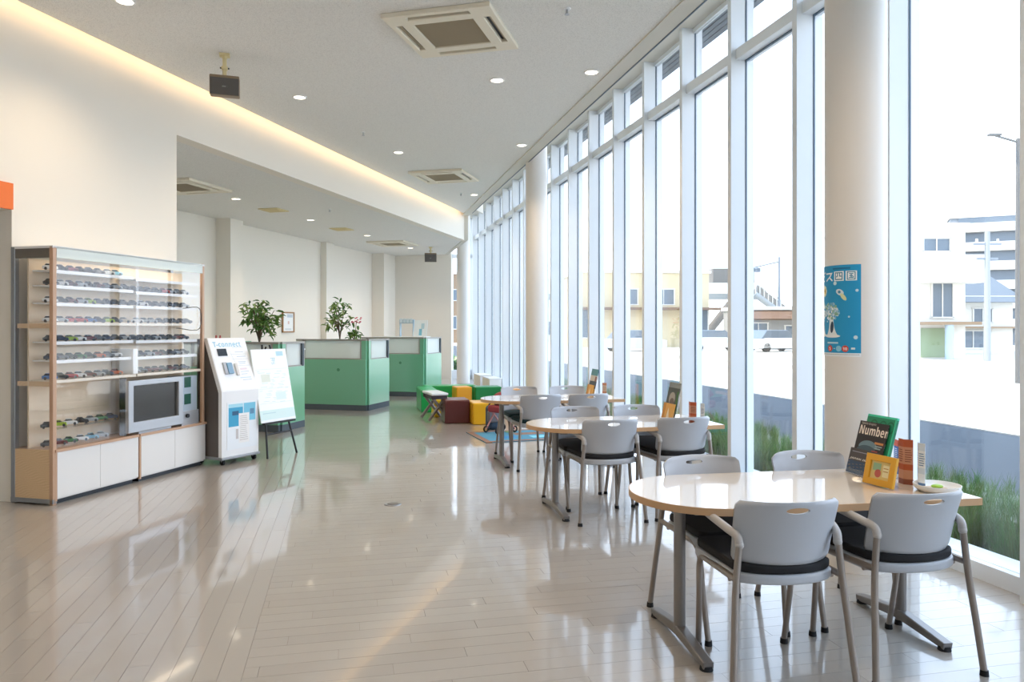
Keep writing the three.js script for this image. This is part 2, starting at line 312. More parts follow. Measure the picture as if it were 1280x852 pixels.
// ------------------------------------------------------------ chairs
const chairG = (() => {
  const NU = 18, NV = 16, P = (u, v, o) => {
    const c = Math.max(0, (v - 0.88) / 0.12), b = Math.max(0, (0.12 - v) / 0.12), w = 0.214 + 0.012 * v - 0.022 * (1 - Math.sqrt(Math.max(0, 1 - c * c))) - 0.01 * (1 - Math.sqrt(Math.max(0, 1 - b * b)));
    return [u * w, 0.53 + 0.272 * v - 0.006 * u * u * v, 0.212 + 0.055 * v + 0.02 * v * v - 0.075 * u * u - 0.02 * u * u * u * u + o];
  };
  const pos = [], idx = [], W = NU + 1, id = (f, i, j) => f * W * (NV + 1) + j * W + i;
  for (const o of [0.006, -0.006]) for (let j = 0; j <= NV; j++) for (let i = 0; i <= NU; i++) pos.push(...P(i / NU * 2 - 1, j / NV, o));
  const quad = (a, b, c, d) => idx.push(a, b, c, a, c, d);
  for (let j = 0; j < NV; j++) for (let i = 0; i < NU; i++) { quad(id(0, i, j), id(0, i + 1, j), id(0, i + 1, j + 1), id(0, i, j + 1)); quad(id(1, i + 1, j), id(1, i, j), id(1, i, j + 1), id(1, i + 1, j + 1)); }
  for (let i = 0; i < NU; i++) { quad(id(1, i, 0), id(1, i + 1, 0), id(0, i + 1, 0), id(0, i, 0)); quad(id(0, i, NV), id(0, i + 1, NV), id(1, i + 1, NV), id(1, i, NV)); }
  for (let j = 0; j < NV; j++) { quad(id(1, 0, j), id(0, 0, j), id(0, 0, j + 1), id(1, 0, j + 1)); quad(id(0, NU, j), id(1, NU, j), id(1, NU, j + 1), id(0, NU, j + 1)); }
  const g = new THREE.BufferGeometry(); g.setAttribute('position', new THREE.Float32BufferAttribute(pos, 3)); g.setIndex(idx); g.computeVertexNormals();
  g.setAttribute('uv', new THREE.Float32BufferAttribute(new Float32Array(pos.length / 3 * 2), 2));
  const cut = new THREE.CylinderGeometry(1, 1, 0.3, 28); cut.rotateX(Math.PI / 2); cut.scale(0.05, 0.0135, 1); cut.translate(0, 0.766, 0.25);
  const A = new Brush(g), B = new Brush(cut); A.updateMatrixWorld(); B.updateMatrixWorld();
  const ev = new Evaluator(); ev.attributes = ['position', 'normal', 'uv']; const back = ev.evaluate(A, B, SUBTRACTION).geometry; back.clearGroups();
  const seatShape = (k) => {
    const s = new THREE.Shape(); s.moveTo(-0.225 * k, -0.2); s.quadraticCurveTo(-0.225 * k, -0.235, -0.19 * k, -0.24); s.lineTo(0.19 * k, -0.24); s.quadraticCurveTo(0.225 * k, -0.235, 0.225 * k, -0.2);
    s.lineTo(0.205 * k, 0.13); s.bezierCurveTo(0.17 * k, 0.185, 0.08 * k, 0.21, 0, 0.21); s.bezierCurveTo(-0.08 * k, 0.21, -0.17 * k, 0.185, -0.205 * k, 0.13); s.closePath(); return s;
  };
  const pad = (k, y0, y1, b) => { const q = new THREE.ExtrudeGeometry(seatShape(k), { depth: y1 - y0 - 2 * b, bevelEnabled: true, bevelSize: b * 0.8, bevelThickness: b, bevelSegments: 3, curveSegments: 14 }); q.rotateX(Math.PI / 2); q.translate(0, y1 - b, 0); return q; };
  const arm = (s) => [tube([[0.213 * s, 0.615, 0.2], [0.216 * s, 0.645, 0.19], [0.232 * s, 0.662, 0.13], [0.246 * s, 0.678, 0.03], [0.248 * s, 0.684, -0.05]], 0.0175, 24, 12), new THREE.SphereGeometry(0.0175, 12, 8).translate(0.248 * s, 0.684, -0.05), new THREE.SphereGeometry(0.0185, 12, 8).translate(0.213 * s, 0.615, 0.2)];
  const out = { back, cushion: pad(1.0, 0.49, 0.528, 0.012), shell: pad(1.04, 0.446, 0.49, 0.014), arms: {}, rear: {}, front: {}, cap: cyl(0.0165, 0.0185, 0.024, 0, 0.012, 0, 14) };
  for (const s of [-1, 1]) {
    out.arms[s] = merge(arm(s));
    out.rear[s] = tube([[0.266 * s, 0.012, 0.26], [0.25 * s, 0.22, 0.235], [0.232 * s, 0.44, 0.208], [0.213 * s, 0.63, 0.2]], 0.0145, 24, 12);
    out.front[s] = tube([[0.212 * s, 0.012, -0.26], [0.222 * s, 0.25, -0.222], [0.228 * s, 0.42, -0.2], [0.231 * s, 0.458, -0.165], [0.233 * s, 0.466, -0.05], [0.23 * s, 0.475, 0.2]], 0.0135, 36, 12);
  }
  out.bar = merge([rod([-0.23, 0.452, -0.15], [0.23, 0.452, -0.15], 0.01), rod([-0.23, 0.455, 0.13], [0.23, 0.455, 0.13], 0.01)]);
  return out;
})();
function chair(D, s, turn, label, seatMat = M.cushion, mirrored = false) {
  const t = thing('armchair', label, 'chair', inW(D, s), WT + turn + (mirrored ? Math.PI : 0), 'grey armchairs around the tables');
  mesh('backrest', chairG.back, M.chairShell, t); mesh('seat_shell', chairG.shell, M.chairShell, t); mesh('seat_cushion', chairG.cushion, seatMat, t); mesh('cross_bar', chairG.bar, M.chairLeg, t);
  for (const k of [-1, 1]) {
    mesh('armrest', chairG.arms[k], M.chairArm, t);
    const r = mesh('leg', chairG.rear[k], M.chairLeg, t); mesh('foot_cap', chairG.cap, M.rubber, r).position.set(0.266 * k, 0, 0.26);
    const f = mesh('leg', chairG.front[k], M.chairLeg, t); mesh('foot_cap', chairG.cap, M.rubber, f).position.set(0.212 * k, 0, -0.26);
  }
}
const R = (d) => d * Math.PI / 180;
chair(1.80, 2.905, R(-6), 'grey armchair at the front table, nearest the camera on the left');
chair(2.43, 2.92, R(-1), 'grey armchair at the front table, nearest the camera on the right');
chair(1.875, 3.46, R(2), 'grey armchair on the far side of the front table, left one', M.cushion, true);
chair(2.52, 3.47, R(0), 'grey armchair on the far side of the front table, beside the column', M.cushion, true);
chair(2.0, 5.58, R(-1), 'grey armchair at the middle table, near side, left one');
chair(2.62, 5.60, R(1), 'grey armchair at the middle table, near side, right one by the window');
chair(1.98, 6.04, R(2), 'grey armchair at the middle table, far side, left one', M.cushion, true);
chair(2.56, 6.06, R(0), 'grey armchair at the middle table, far side, right one', M.cushion, true);
chair(2.02, 7.75, R(0), 'grey armchair with a dark teal seat at the farthest table, near side, left one', M.cushionTeal);
chair(2.55, 7.74, R(0), 'grey armchair with a dark teal seat at the farthest table, near side, right one', M.cushionTeal);
chair(2.02, 8.36, R(3), 'grey armchair with a dark teal seat at the farthest table, far side, left one', M.cushionTeal, true);
chair(2.6, 8.34, R(0), 'grey armchair with a dark teal seat at the farthest table, far side, right one', M.cushionTeal, true);

// ------------------------------------------------------------ tables: round at the room end, square at the window end
function table(D, s, turn, label) {
  const t = thing('table', label, 'table', inW(D, s), WT + turn, 'wood edged tables by the windows');
  const r = 0.372, x0 = -0.77, x1 = 0.77, outline = (o) => {
    const q = new THREE.Shape(); q.moveTo(x1 + o, -r - o); q.lineTo(x1 + o, r + o); q.lineTo(x0 + r, r + o); q.absarc(x0 + r, 0, r + o, Math.PI / 2, Math.PI * 1.5, false); q.closePath(); return q;
  };
  const ext = (q, y0, y1) => { const g = new THREE.ExtrudeGeometry(q, { depth: y1 - y0, bevelEnabled: false, curveSegments: 48 }); g.rotateX(-Math.PI / 2); g.translate(0, y0, 0); return g; };
  mesh('tabletop', ext(outline(0), 0.688, 0.72), M.tabletop, t);
  const ring = outline(0.004); ring.holes.push(new THREE.Path(outline(0).getPoints(48))); mesh('edge_band', ext(ring, 0.687, 0.719), M.woodEdge, t);
  for (const x of [-0.54, 0.64]) {
    const lg = new THREE.Group(); lg.name = 'leg'; lg.position.x = x; t.add(lg);
    const c = cyl(0.027, 0.027, 0.63, 0, 0.37, 0, 24); c.scale(1, 1, 1.25); mesh('post', c, M.tableLeg, lg);
    mesh('foot', side([[-0.315, 0.016], [-0.318, 0.036], [-0.1, 0.066], [0, 0.078], [0.1, 0.066], [0.318, 0.036], [0.315, 0.016], [0.1, 0.034], [0, 0.04], [-0.1, 0.034]], 0.052, 0.006), M.tableLeg, lg);
    mesh('bracket', rbox(0.06, 0.022, 0.5, 0.004, 0, 0.676, 0), M.tableLeg, lg);
    for (const z of [-0.3, 0.3]) mesh('glider', cyl(0.027, 0.03, 0.02, 0, 0.01, z, 18), M.rubber, lg);
  }
}
table(2.10, 3.24, R(-3), 'front table with the yellow picture frame on it');
table(2.21, 5.80, 0, 'middle table between the front and farthest tables');
table(2.23, 8.02, 0, 'farthest table beside the play corner');

// ------------------------------------------------------------ things on the tables
const paper = (tex) => std(0xffffff, 0.45, { map: tex });
function coverTex(draw) { return canvasTex(256, 340, draw); }
const numberTex = coverTex((g, w, h) => {
  g.fillStyle = '#2b2426'; g.fillRect(0, 0, w, h); g.fillStyle = '#5b4a48'; g.fillRect(0, 200, w, 140); g.fillStyle = '#efe3d6'; g.font = 'bold 78px sans-serif'; g.save(); g.scale(0.82, 1); g.fillText('Number', 10, 84); g.restore();
  g.fillStyle = '#6c8791'; g.beginPath(); g.ellipse(118, 165, 84, 46, 0, Math.PI, 0); g.fill(); g.fillStyle = '#3f5560'; g.beginPath(); g.ellipse(110, 195, 92, 44, 0, 0, 7); g.fill();
  g.fillStyle = '#b2423a'; g.fillRect(158, 176, 52, 70); g.fillStyle = '#e6dfd0'; g.beginPath(); g.arc(90, 240, 16, 0, 7); g.fill(); g.fillStyle = '#c9884f'; g.fillRect(170, 120, 76, 14);
  g.fillStyle = '#93a7ad'; g.fillRect(180, 142, 60, 8); g.fillRect(180, 156, 50, 8); g.fillStyle = '#d8cfc4'; g.font = '20px sans-serif'; g.fillText('Sports Graphic', 18, 20);
});
const impactTex = coverTex((g, w, h) => {
  g.fillStyle = '#4a4343'; g.fillRect(0, 0, w, h); g.fillStyle = '#344a66'; g.fillRect(0, 170, w, 170); g.fillStyle = '#8c755f'; for (let k = 0; k < 26; k++) g.fillRect(k * 11 % w, 190 + (k * 37) % 120, 18, 6);
  g.fillStyle = '#e8e2d8'; g.font = 'italic bold 34px sans-serif'; g.fillText('JAPAN IMPACT', 12, 150); g.fillStyle = '#9a9aa4'; g.fillRect(20, 40, 200, 10);
});
const greenTex = coverTex((g, w, h) => { g.fillStyle = '#1f8a63'; g.fillRect(0, 0, w, h); g.strokeStyle = '#0f6b49'; g.lineWidth = 9; for (const x of [70, 150, 215]) { g.beginPath(); g.arc(x, 60, 30, 0, 7); g.stroke(); } g.fillStyle = '#3fd0a5'; g.fillRect(0, 0, w, 12); g.fillRect(w - 12, 0, 12, h); });
const faceTex = coverTex((g, w, h) => {
  g.fillStyle = '#4e534c'; g.fillRect(0, 0, w, h); g.fillStyle = '#8b8f8a'; g.fillRect(0, 0, w, 50); g.fillStyle = '#a9a399'; g.beginPath(); g.ellipse(120, 150, 70, 60, 0, 0, 7); g.fill(); g.fillStyle = '#6b5d55'; g.beginPath(); g.ellipse(130, 185, 50, 40, 0, 0, 7); g.fill(); g.fillStyle = '#3f6b35'; g.fillRect(215, 80, 40, 200);
});
const amberTex = coverTex((g, w, h) => { g.fillStyle = '#e0aa52'; g.fillRect(0, 0, w, h); g.fillStyle = '#f2e6cd'; g.beginPath(); g.moveTo(100, h); g.lineTo(128, 90); g.lineTo(176, h); g.fill(); g.fillStyle = '#c98a35'; g.fillRect(0, 0, 60, h); });
const mixTex = coverTex((g, w, h) => { g.fillStyle = '#c7beb2'; g.fillRect(0, 0, w, h); g.fillStyle = '#4f8790'; g.fillRect(0, 0, w, 80); g.fillStyle = '#39404d'; g.fillRect(0, 150, w, 90); g.fillStyle = '#d9a63f'; g.fillRect(0, 250, w, 90); g.fillStyle = '#8a5a4c'; g.fillRect(190, 90, 66, 60); });
const leafletTex = (c0, c1, c2) => canvasTex(96, 200, (g, w, h) => { g.fillStyle = c0; g.fillRect(0, 0, w, h); g.fillStyle = c1; g.fillRect(0, 0, w, 34); g.fillRect(0, 110, w, 26); g.fillStyle = c2; for (let y = 46; y < 104; y += 10) g.fillRect(12, y, 60 + (y * 7) % 16, 4); g.fillRect(0, 176, w, 24); });
// a leaning flat piece: its base line lies at the origin along local x, facing +z, tipped back by lean
function leaning(w, h, d, lean, y = 0, z = 0) { const g = box(w, h, d, 0, h / 2, -d / 2); g.rotateX(-lean); g.translate(0, y, z); return g; }
const FACE = WT - Math.PI / 2;               // facing the room, away from the glass
{
  const b = inW(2.66, 3.38, 0.72);
  const h1 = thing('magazine_holder', 'clear stand on the front table holding two magazines', 'stand', b, FACE);
  mesh('back_plate', leaning(0.235, 0.2, 0.004, 0.27, 0.004, -0.03), M.clear, h1); mesh('base_plate', box(0.235, 0.004, 0.12, 0, 0.002, -0.02), M.clear, h1); mesh('front_lip', leaning(0.235, 0.03, 0.004, 0.27, 0.004, 0.034), M.clear, h1);
  const put = (name, label, w, h, d, y, z, tex, x = 0) => { const m = solo(name, label, 'magazine', leaning(w, h, d, 0.27, y, z), [paper(tex), paper(tex), M.white, M.white, paper(tex), M.white], b, FACE); m.translateX(x); return m; };
  put('magazine', 'green covered book at the back of the front table stand', 0.215, 0.325, 0.014, 0.005, -0.012, greenTex, 0.025);
  put('magazine', 'sports magazine with a dark cover leaning on the green book', 0.215, 0.285, 0.006, 0.005, 0.002, numberTex, -0.005);
  put('magazine', 'magazine with dark blue street photo, frontmost in the front stand', 0.215, 0.135, 0.006, 0.005, 0.016, impactTex, -0.012);
  const f = thing('picture_frame', 'small yellow picture frame on the front table', 'picture frame', inW(2.56, 3.14, 0.72), FACE + 0.12);
  const fr = new THREE.Shape(); fr.moveTo(-0.088, 0); fr.lineTo(0.088, 0); fr.lineTo(0.088, 0.145); fr.lineTo(-0.088, 0.145); fr.closePath(); const ho = new THREE.Path(); ho.moveTo(-0.062, 0.026); ho.lineTo(0.062, 0.026); ho.lineTo(0.062, 0.119); ho.lineTo(-0.062, 0.119); ho.closePath(); fr.holes.push(ho);
  const fg = new THREE.ExtrudeGeometry(fr, { depth: 0.012, bevelEnabled: true, bevelSize: 0.003, bevelThickness: 0.003, bevelSegments: 2 }); fg.rotateX(-0.22); fg.translate(0, 0.006, 0);
  mesh('frame', fg, std(0xdfa52f, 0.4), f);
  mesh('picture', leaning(0.128, 0.1, 0.004, 0.22, 0.028, 0), paper(canvasTex(160, 120, (g) => { g.fillStyle = '#d9c27c'; g.fillRect(0, 0, 160, 120); g.fillStyle = '#8fb08c'; g.fillRect(20, 18, 60, 44); g.fillStyle = '#c25f52'; g.beginPath(); g.arc(62, 78, 24, 0, 7); g.fill(); g.fillStyle = '#e8dcae'; g.fillRect(96, 24, 46, 70); g.fillStyle = '#b98f4a'; g.fillRect(100, 40, 36, 5); g.fillRect(100, 58, 36, 5); })), f);
  mesh('strut', leaning(0.03, 0.12, 0.004, -0.35, 0.004, -0.085), std(0xb98a2a, 0.5), f);
}
function leafletStand(D, s, turn, label, tex, w, h, g2) {
  const t = thing('leaflet', label, 'leaflet', inW(D, s, 0.72), FACE + turn, g2);   // folded card standing open
  for (const k of [-1, 1]) { const c = mesh('card_half', box(w, h, 0.002, k * w / 2, h / 2, 0), paper(tex), t); c.rotation.y = k * 0.45; }
}
const L1 = leafletTex('#c98f70', '#b8572f', '#8a4b38'), L2t = leafletTex('#eef2f5', '#d7e2ec', '#5d7ea6'), L3 = leafletTex('#3f6fae', '#c9563c', '#e9e9ee'), L4 = leafletTex('#d8c5b4', '#c98f70', '#a87f68');
leafletStand(2.72, 3.16, 0.3, 'brown folded menu card standing on the front table', L1, 0.042, 0.225);
leafletStand(2.73, 3.075, -0.2, 'white folded card beside the brown menu on the front table', L2t, 0.036, 0.22);
leafletStand(2.79, 3.28, 0.1, 'blue and orange leaflet behind the yellow frame', L3, 0.055, 0.2);
{
  const t = thing('tray', 'round pale tray at the window end of the front table', 'tray', inW(2.76, 2.99, 0.72));
  mesh('dish', new THREE.LatheGeometry([[0, 0.004], [0.075, 0.004], [0.095, 0.022], [0.1, 0.034], [0.104, 0.034], [0.1, 0.018], [0.08, 0], [0, 0]].map(([x, y]) => new THREE.Vector2(x, y)), 40), M.white, t);
  mesh('napkin', rbox(0.09, 0.012, 0.09, 0.004, 0, 0.011, 0), std(0xd9c3a6, 0.7), t); mesh('sweets', new THREE.SphereGeometry(0.02, 14, 10).scale(1.4, 0.5, 1).translate(0, 0.024, 0), std(0x9bc53a, 0.4), t);
}
function rack2(D, s, t1, t2, n) {
  const b = inW(D, s, 0.72), h = thing('magazine_holder', 'clear stand holding two magazines on the ' + n + ' table', 'stand', b, FACE);
  mesh('back_plate', leaning(0.235, 0.2, 0.004, 0.22, 0.004, -0.03), M.clear, h); mesh('base_plate', box(0.235, 0.004, 0.12, 0, 0.002, -0.02), M.clear, h);
  const put = (label, hh, z, tex) => solo('magazine', label, 'magazine', leaning(0.215, hh, 0.008, 0.22, 0.005, z), [paper(tex), paper(tex), M.white, M.white, paper(tex), M.white], b, FACE);
  put('tall grey green magazine at the back of the stand on the ' + n + ' table', 0.315, -0.012, t1); put('short amber magazine in front in the stand on the ' + n + ' table', 0.135, 0.004, t2);
}
rack2(2.68, 5.86, faceTex, amberTex, 'middle'); rack2(2.70, 8.0, mixTex, amberTex, 'farthest');
leafletStand(2.78, 5.62, 0.2, 'orange brown card standing on the middle table', L1, 0.055, 0.17);
leafletStand(2.82, 5.52, -0.2, 'white folded card on the middle table next to the orange card', L2t, 0.05, 0.17);
leafletStand(2.80, 7.82, 0.1, 'pale tan card standing on the farthest table', L4, 0.06, 0.17);

// ------------------------------------------------------------ poster on the column
{
  const tex = canvasTex(560, 760, (g, w, h) => {
    g.fillStyle = '#1e9bd0'; g.fillRect(0, 0, w, h); g.fillStyle = '#f2f6f8'; g.fillRect(0, 730, w, 30);
    g.fillStyle = '#0f6f9f'; g.fillRect(330, 22, 150, 14);
    // the four signs at the top right
    const st = (a, c = '#f7f9fa', lw = 13) => { g.strokeStyle = c; g.lineWidth = lw; g.lineCap = 'butt'; g.beginPath(); a.forEach((p) => { g.moveTo(p[0], p[1]); for (let k = 2; k < p.length; k += 2) g.lineTo(p[k], p[k + 1]); }); g.stroke(); };
    const q = (x, f) => f.map((p) => p.map((v, i) => i % 2 ? v : v + x));
    for (const [x, f] of [[110, [[0, 60, 0, 124, 92, 124], [0, 94, 84, 80], [80, 52, 90, 66], [104, 48, 114, 62]]], [240, [[0, 66, 76, 66, 58, 92, 4, 128], [48, 98, 86, 128]]]]) st(q(x, f));
    for (const x of [344, 444]) { g.fillStyle = '#f7f9fa'; g.fillRect(x, 52, 86, 80); }
    st(q(352, [[6, 64, 64, 64, 64, 120, 6, 120, 6, 58], [26, 64, 24, 90, 14, 100], [44, 64, 44, 92, 58, 94]]), '#3c86a8', 8);
    st(q(452, [[6, 62, 64, 62, 64, 122, 6, 122, 6, 56], [18, 76, 52, 76], [35, 76, 35, 108], [20, 92, 50, 92], [16, 108, 54, 108], [46, 98, 52, 104]]), '#3c86a8', 7);
    // flower, butterfly, lace trees, dates
    g.fillStyle = '#f5efc9'; for (let k = 0; k < 8; k++) { g.beginPath(); g.arc(200 + 30 * Math.cos(k * 0.785), 210 + 30 * Math.sin(k * 0.785), 20, 0, 7); g.fill(); } g.fillStyle = '#e8c13f'; g.beginPath(); g.arc(200, 210, 24, 0, 7); g.fill(); g.fillStyle = '#6f4a1e'; g.beginPath(); g.arc(200, 210, 9, 0, 7); g.fill();
    g.fillStyle = '#d8e9f1'; g.beginPath(); g.ellipse(396, 226, 36, 24, 0.5, 0, 7); g.fill(); g.fillStyle = '#dfe6b6'; g.beginPath(); g.ellipse(426, 266, 36, 16, 0.9, 0, 7); g.fill(); g.fillStyle = '#4c93bb'; g.beginPath(); g.arc(392, 224, 12, 0, 7); g.fill();
    let sd = 5; const r = () => (sd = (sd * 16807) % 2147483647) / 2147483647;
    for (const [cx, cy, rad] of [[312, 386, 86], [160, 380, 90]]) {
      g.fillStyle = '#e8f1f5'; g.beginPath(); g.moveTo(cx - 22, cy + 50); g.quadraticCurveTo(cx - 24, cy + 170, cx - 60, cy + 196); g.lineTo(cx + 66, cy + 196); g.quadraticCurveTo(cx + 30, cy + 160, cx + 22, cy + 50); g.fill();
      g.fillStyle = '#27405a'; g.beginPath(); g.ellipse(cx + 8, cy + 130, 18, 48, 0.1, 0, 7); g.fill();
      for (let k = 0; k < 90; k++) { const a = r() * 6.283, d = Math.sqrt(r()) * rad; g.fillStyle = ['#dcebf2', '#a9cfe0', '#6fb2d2', '#f3f8fa', '#8ab7a0'][k % 5]; g.beginPath(); g.arc(cx + d * Math.cos(a), cy + d * Math.sin(a) * 0.85, 9 + 6 * r(), 0, 7); g.fill(); }
      g.fillStyle = '#f4f8fa'; g.beginPath(); g.ellipse(cx, cy + 204, 88, 14, 0, 0, 7); g.fill();
    }
    for (const [x, y, s] of [[352, 150, 16], [530, 214, 12], [520, 600, 16], [470, 430, 8], [260, 468, 8]]) { g.fillStyle = '#cfe6ef'; g.beginPath(); g.arc(x, y, s, 0, 7); g.fill(); }
    g.fillStyle = '#bfe0ec'; g.fillRect(262, 640, 120, 14);
    g.fillStyle = '#d8442f'; g.beginPath(); g.arc(298, 694, 27, 0, 7); g.fill(); g.beginPath(); g.arc(440, 694, 27, 0, 7); g.fill(); g.fillStyle = '#8fd0e8'; g.beginPath(); g.arc(386, 694, 24, 0, 7); g.fill();
    g.fillStyle = '#f8f8f8'; g.font = 'bold 40px sans-serif'; g.fillText('5', 286, 709); g.font = 'bold 34px sans-serif'; g.fillText('10', 420, 707); g.fillText('~', 336, 706); g.fillStyle = '#e9f4f8'; g.fillRect(486, 684, 30, 16);
    g.fillStyle = '#8d989e'; for (let x = 20; x < w - 20; x += 14) g.fillRect(x, 740, 9, 5);
  });
  const arc = 2.3, g = new THREE.CylinderGeometry(0.1832, 0.1832, 0.565, 48, 1, true, 0, arc), c = inW(3.14, 4.06), face = Math.atan2(-c[0], -c[2]);
  const m = solo('poster', 'blue poster with lace trees wrapped round the near column', 'poster', g, std(0xffffff, 0.55, { map: tex, side: THREE.DoubleSide }), [c[0], 1.325 + 0.2825, c[2]], face + 0.17 - arc);
}

// ------------------------------------------------------------ display case with model cars
const CS = 5.03;                             // the case's near end along the display wall
{
  const t = thing('display_case', 'tall wood and glass display case full of model cars', 'display case', inL(5.33, CS), LT);
  // local: x to the room (front at 0, back at -0.45), z negative along the wall
  const b = (x0, x1, y0, y1, a0, a1) => lim(x0, x1, y0, y1, -a0, -a1);
  mesh('back_panel', b(-0.29, -0.275, 0.47, 2.1, 0.02, 1.93), std(0xe9d3b6, 0.6), t);
  mesh('post', rbox(0.04, 2.2, 0.04, 0.006, -0.02, 1.1, -0.02), M.woodPost, t); mesh('post', rbox(0.035, 1.74, 0.035, 0.006, -0.018, 1.335, -1.932), M.woodPost, t);
  mesh('post', rbox(0.045, 2.2, 0.045, 0.006, -0.427, 1.1, -0.022), M.alu, t); mesh('post', rbox(0.045, 2.2, 0.045, 0.006, -0.427, 1.1, -1.93), M.alu, t);
  mesh('top_rail', [b(-0.41, -0.04, 2.1, 2.18, 0.004, 0.03)], std(0x6c675f, 0.5), t);
  mesh('header', b(-0.012, 0, 2.1, 2.195, 0.04, 1.915), phys({ color: 0xe4ece8, roughness: 0.25, transmission: 0.25, thickness: 0 }), t);
  mesh('top_board', b(-0.44, 0, 2.18, 2.2, 0.0, 1.95), M.white, t);
  mesh('side_panel', b(-0.405, -0.04, 0.05, 0.466, 0.004, 0.02), M.wood, t); mesh('bottom_rail', b(-0.45, -0.0, 0.012, 0.05, 0.0, 0.04), M.alu, t);
  mesh('side_glass', b(-0.405, -0.04, 0.47, 2.1, 0.008, 0.014), M.clear, t); mesh('side_glass', b(-0.405, -0.036, 0.47, 2.1, 1.93, 1.936), M.clear, t);
  mesh('front_glass', b(-0.012, -0.006, 1.06, 2.1, 0.042, 0.985), M.clear, t); mesh('front_glass', b(-0.02, -0.014, 1.06, 2.1, 0.96, 1.914), M.clear, t);
  mesh('front_glass', b(-0.012, -0.006, 0.482, 1.02, 0.042, 0.83), M.clear, t);
  for (const y of [1.55, 1.055]) { mesh('shelf', [b(-0.275, -0.022, y - 0.025, y, 0.03, 0.965)], std(0xeadfce, 0.5), t); mesh('shelf', b(-0.275, -0.024, y - 0.025, y, 0.985, 1.915), std(0xeadfce, 0.5), t); mesh('bracket', b(-0.4, -0.05, y - 0.05, y - 0.01, 0.02, 0.028), M.wood, t); }
  for (const [a0, a1, list] of [[0.05, 0.955, [2.0, 1.87, 1.72, 1.385, 1.225]], [0.995, 1.88, [1.99, 1.86, 1.72, 1.38, 1.22]]]) for (const y of list) mesh('shelf', [b(-0.27, -0.05, y - 0.012, y, a0, a1), b(-0.052, -0.046, y - 0.028, y, a0, a1)], M.white, t);
  mesh('divider', b(-0.275, -0.024, 1.06, 1.3, 0.93, 0.99), M.white, t);
  for (const y of [0.795, 0.637]) mesh('glass_shelf', b(-0.26, -0.04, y - 0.006, y, 0.05, 0.8), M.clear, t);
  mesh('dark_partition', b(-0.1, -0.03, 0.47, 1.02, 0.84, 0.85), std(0x2a2623, 0.9), t);
  mesh('lamp_tube', rod([-0.06, 2.12, -0.1], [-0.06, 2.12, -1.85], 0.012), std(0xfff3e0, 0.5, { emissive: 0xfff0d8, emissiveIntensity: 3 }), t);
  { const l = new THREE.RectAreaLight(0xffe9cc, 5, 1.75, 0.05); l.position.set(-0.075, 2.1, -0.975); t.add(l); l.rotation.set(-Math.PI / 2, 0, Math.PI / 2); }
  mesh('wire_bracket', tube([[0.004, 1.71, -1.6], [0.004, 1.71, -1.86], [0.004, 1.5, -1.86], [0.004, 1.5, -1.5]], 0.004, 40, 6), M.dark, t);
  for (const [n, a0, a1] of [['left base cabinet with two doors under the display case', 0.022, 0.97], ['right base cabinet with two doors under the television', 0.985, 1.96]]) {
    const c = thing('base_cabinet', n, 'cabinet', inL(5.33, CS), LT, 'base cabinets of the display case');
    mesh('body', b(-0.44, -0.02, 0.04, 0.445, a0, a1), M.cabinet, c); mesh('top', b(-0.44, 0.012, 0.445, 0.468, a0, a1 + (a1 > 1.5 ? 0.015 : 0)), M.woodPost, c); mesh('edge_strip', b(-0.02, 0.002, 0.03, 0.445, a0, a0 + 0.02), M.woodPost, c);
    const mid = (a0 + a1 + 0.02) / 2; for (const [u, v] of [[a0 + 0.024, mid - 0.002], [mid + 0.002, a1]]) mesh('door', b(-0.019, 0.0, 0.055, 0.442, u, v), M.cabinet, c);
    mesh('plinth', b(-0.42, -0.04, 0, 0.04, a0 + 0.03, a1 - 0.03), M.dark, c);
  }
  // television and the audio unit beside it
  const tv = thing('television', 'silver flat television on the right base cabinet', 'television', inL(5.33, CS, 0.468), LT);
  mesh('stand', [b(-0.16, -0.02, 0, 0.018, 1.0, 1.45), b(-0.11, -0.07, 0.018, 0.06, 1.1, 1.35)], M.silver, tv);
  const fr = new THREE.Shape(); fr.moveTo(0, 0); fr.lineTo(0.75, 0); fr.lineTo(0.75, 0.49); fr.lineTo(0, 0.49); fr.closePath(); const ho = new THREE.Path(); ho.moveTo(0.055, 0.085); ho.lineTo(0.695, 0.085); ho.lineTo(0.695, 0.45); ho.lineTo(0.055, 0.45); ho.closePath(); fr.holes.push(ho);
  const fg = new THREE.ExtrudeGeometry(fr, { depth: 0.03, bevelEnabled: true, bevelSize: 0.006, bevelThickness: 0.006, bevelSegments: 2 }); fg.rotateY(Math.PI / 2); fg.translate(-0.03, 0.03, -0.845);
  mesh('bezel', fg, M.silver, tv); mesh('screen', b(-0.045, -0.025, 0.11, 0.485, 0.9, 1.545), M.screen, tv); mesh('rear_shell', b(-0.1, -0.046, 0.06, 0.5, 0.93, 1.54), M.dark, tv);
  const au = thing('audio_unit', 'pale blue silver unit with green windows beside the television', 'stereo', inL(5.33, CS, 0.468), LT);
  mesh('body', [b(-0.2, -0.03, 0, 0.52, 1.61, 1.86)], std(0xb6c4cf, 0.35, { metalness: 0.2 }), au); mesh('player', b(-0.17, -0.015, 0.0, 0.15, 1.6, 1.87), M.silver, au); mesh('knob', rod([-0.012, 0.1, -1.68], [0.006, 0.1, -1.68], 0.022), M.dark, au);
  for (const y of [0.22, 0.4]) mesh('window', b(-0.035, -0.026, y, y + 0.11, 1.66, 1.76), std(0x2f5a4c, 0.2), au);
}
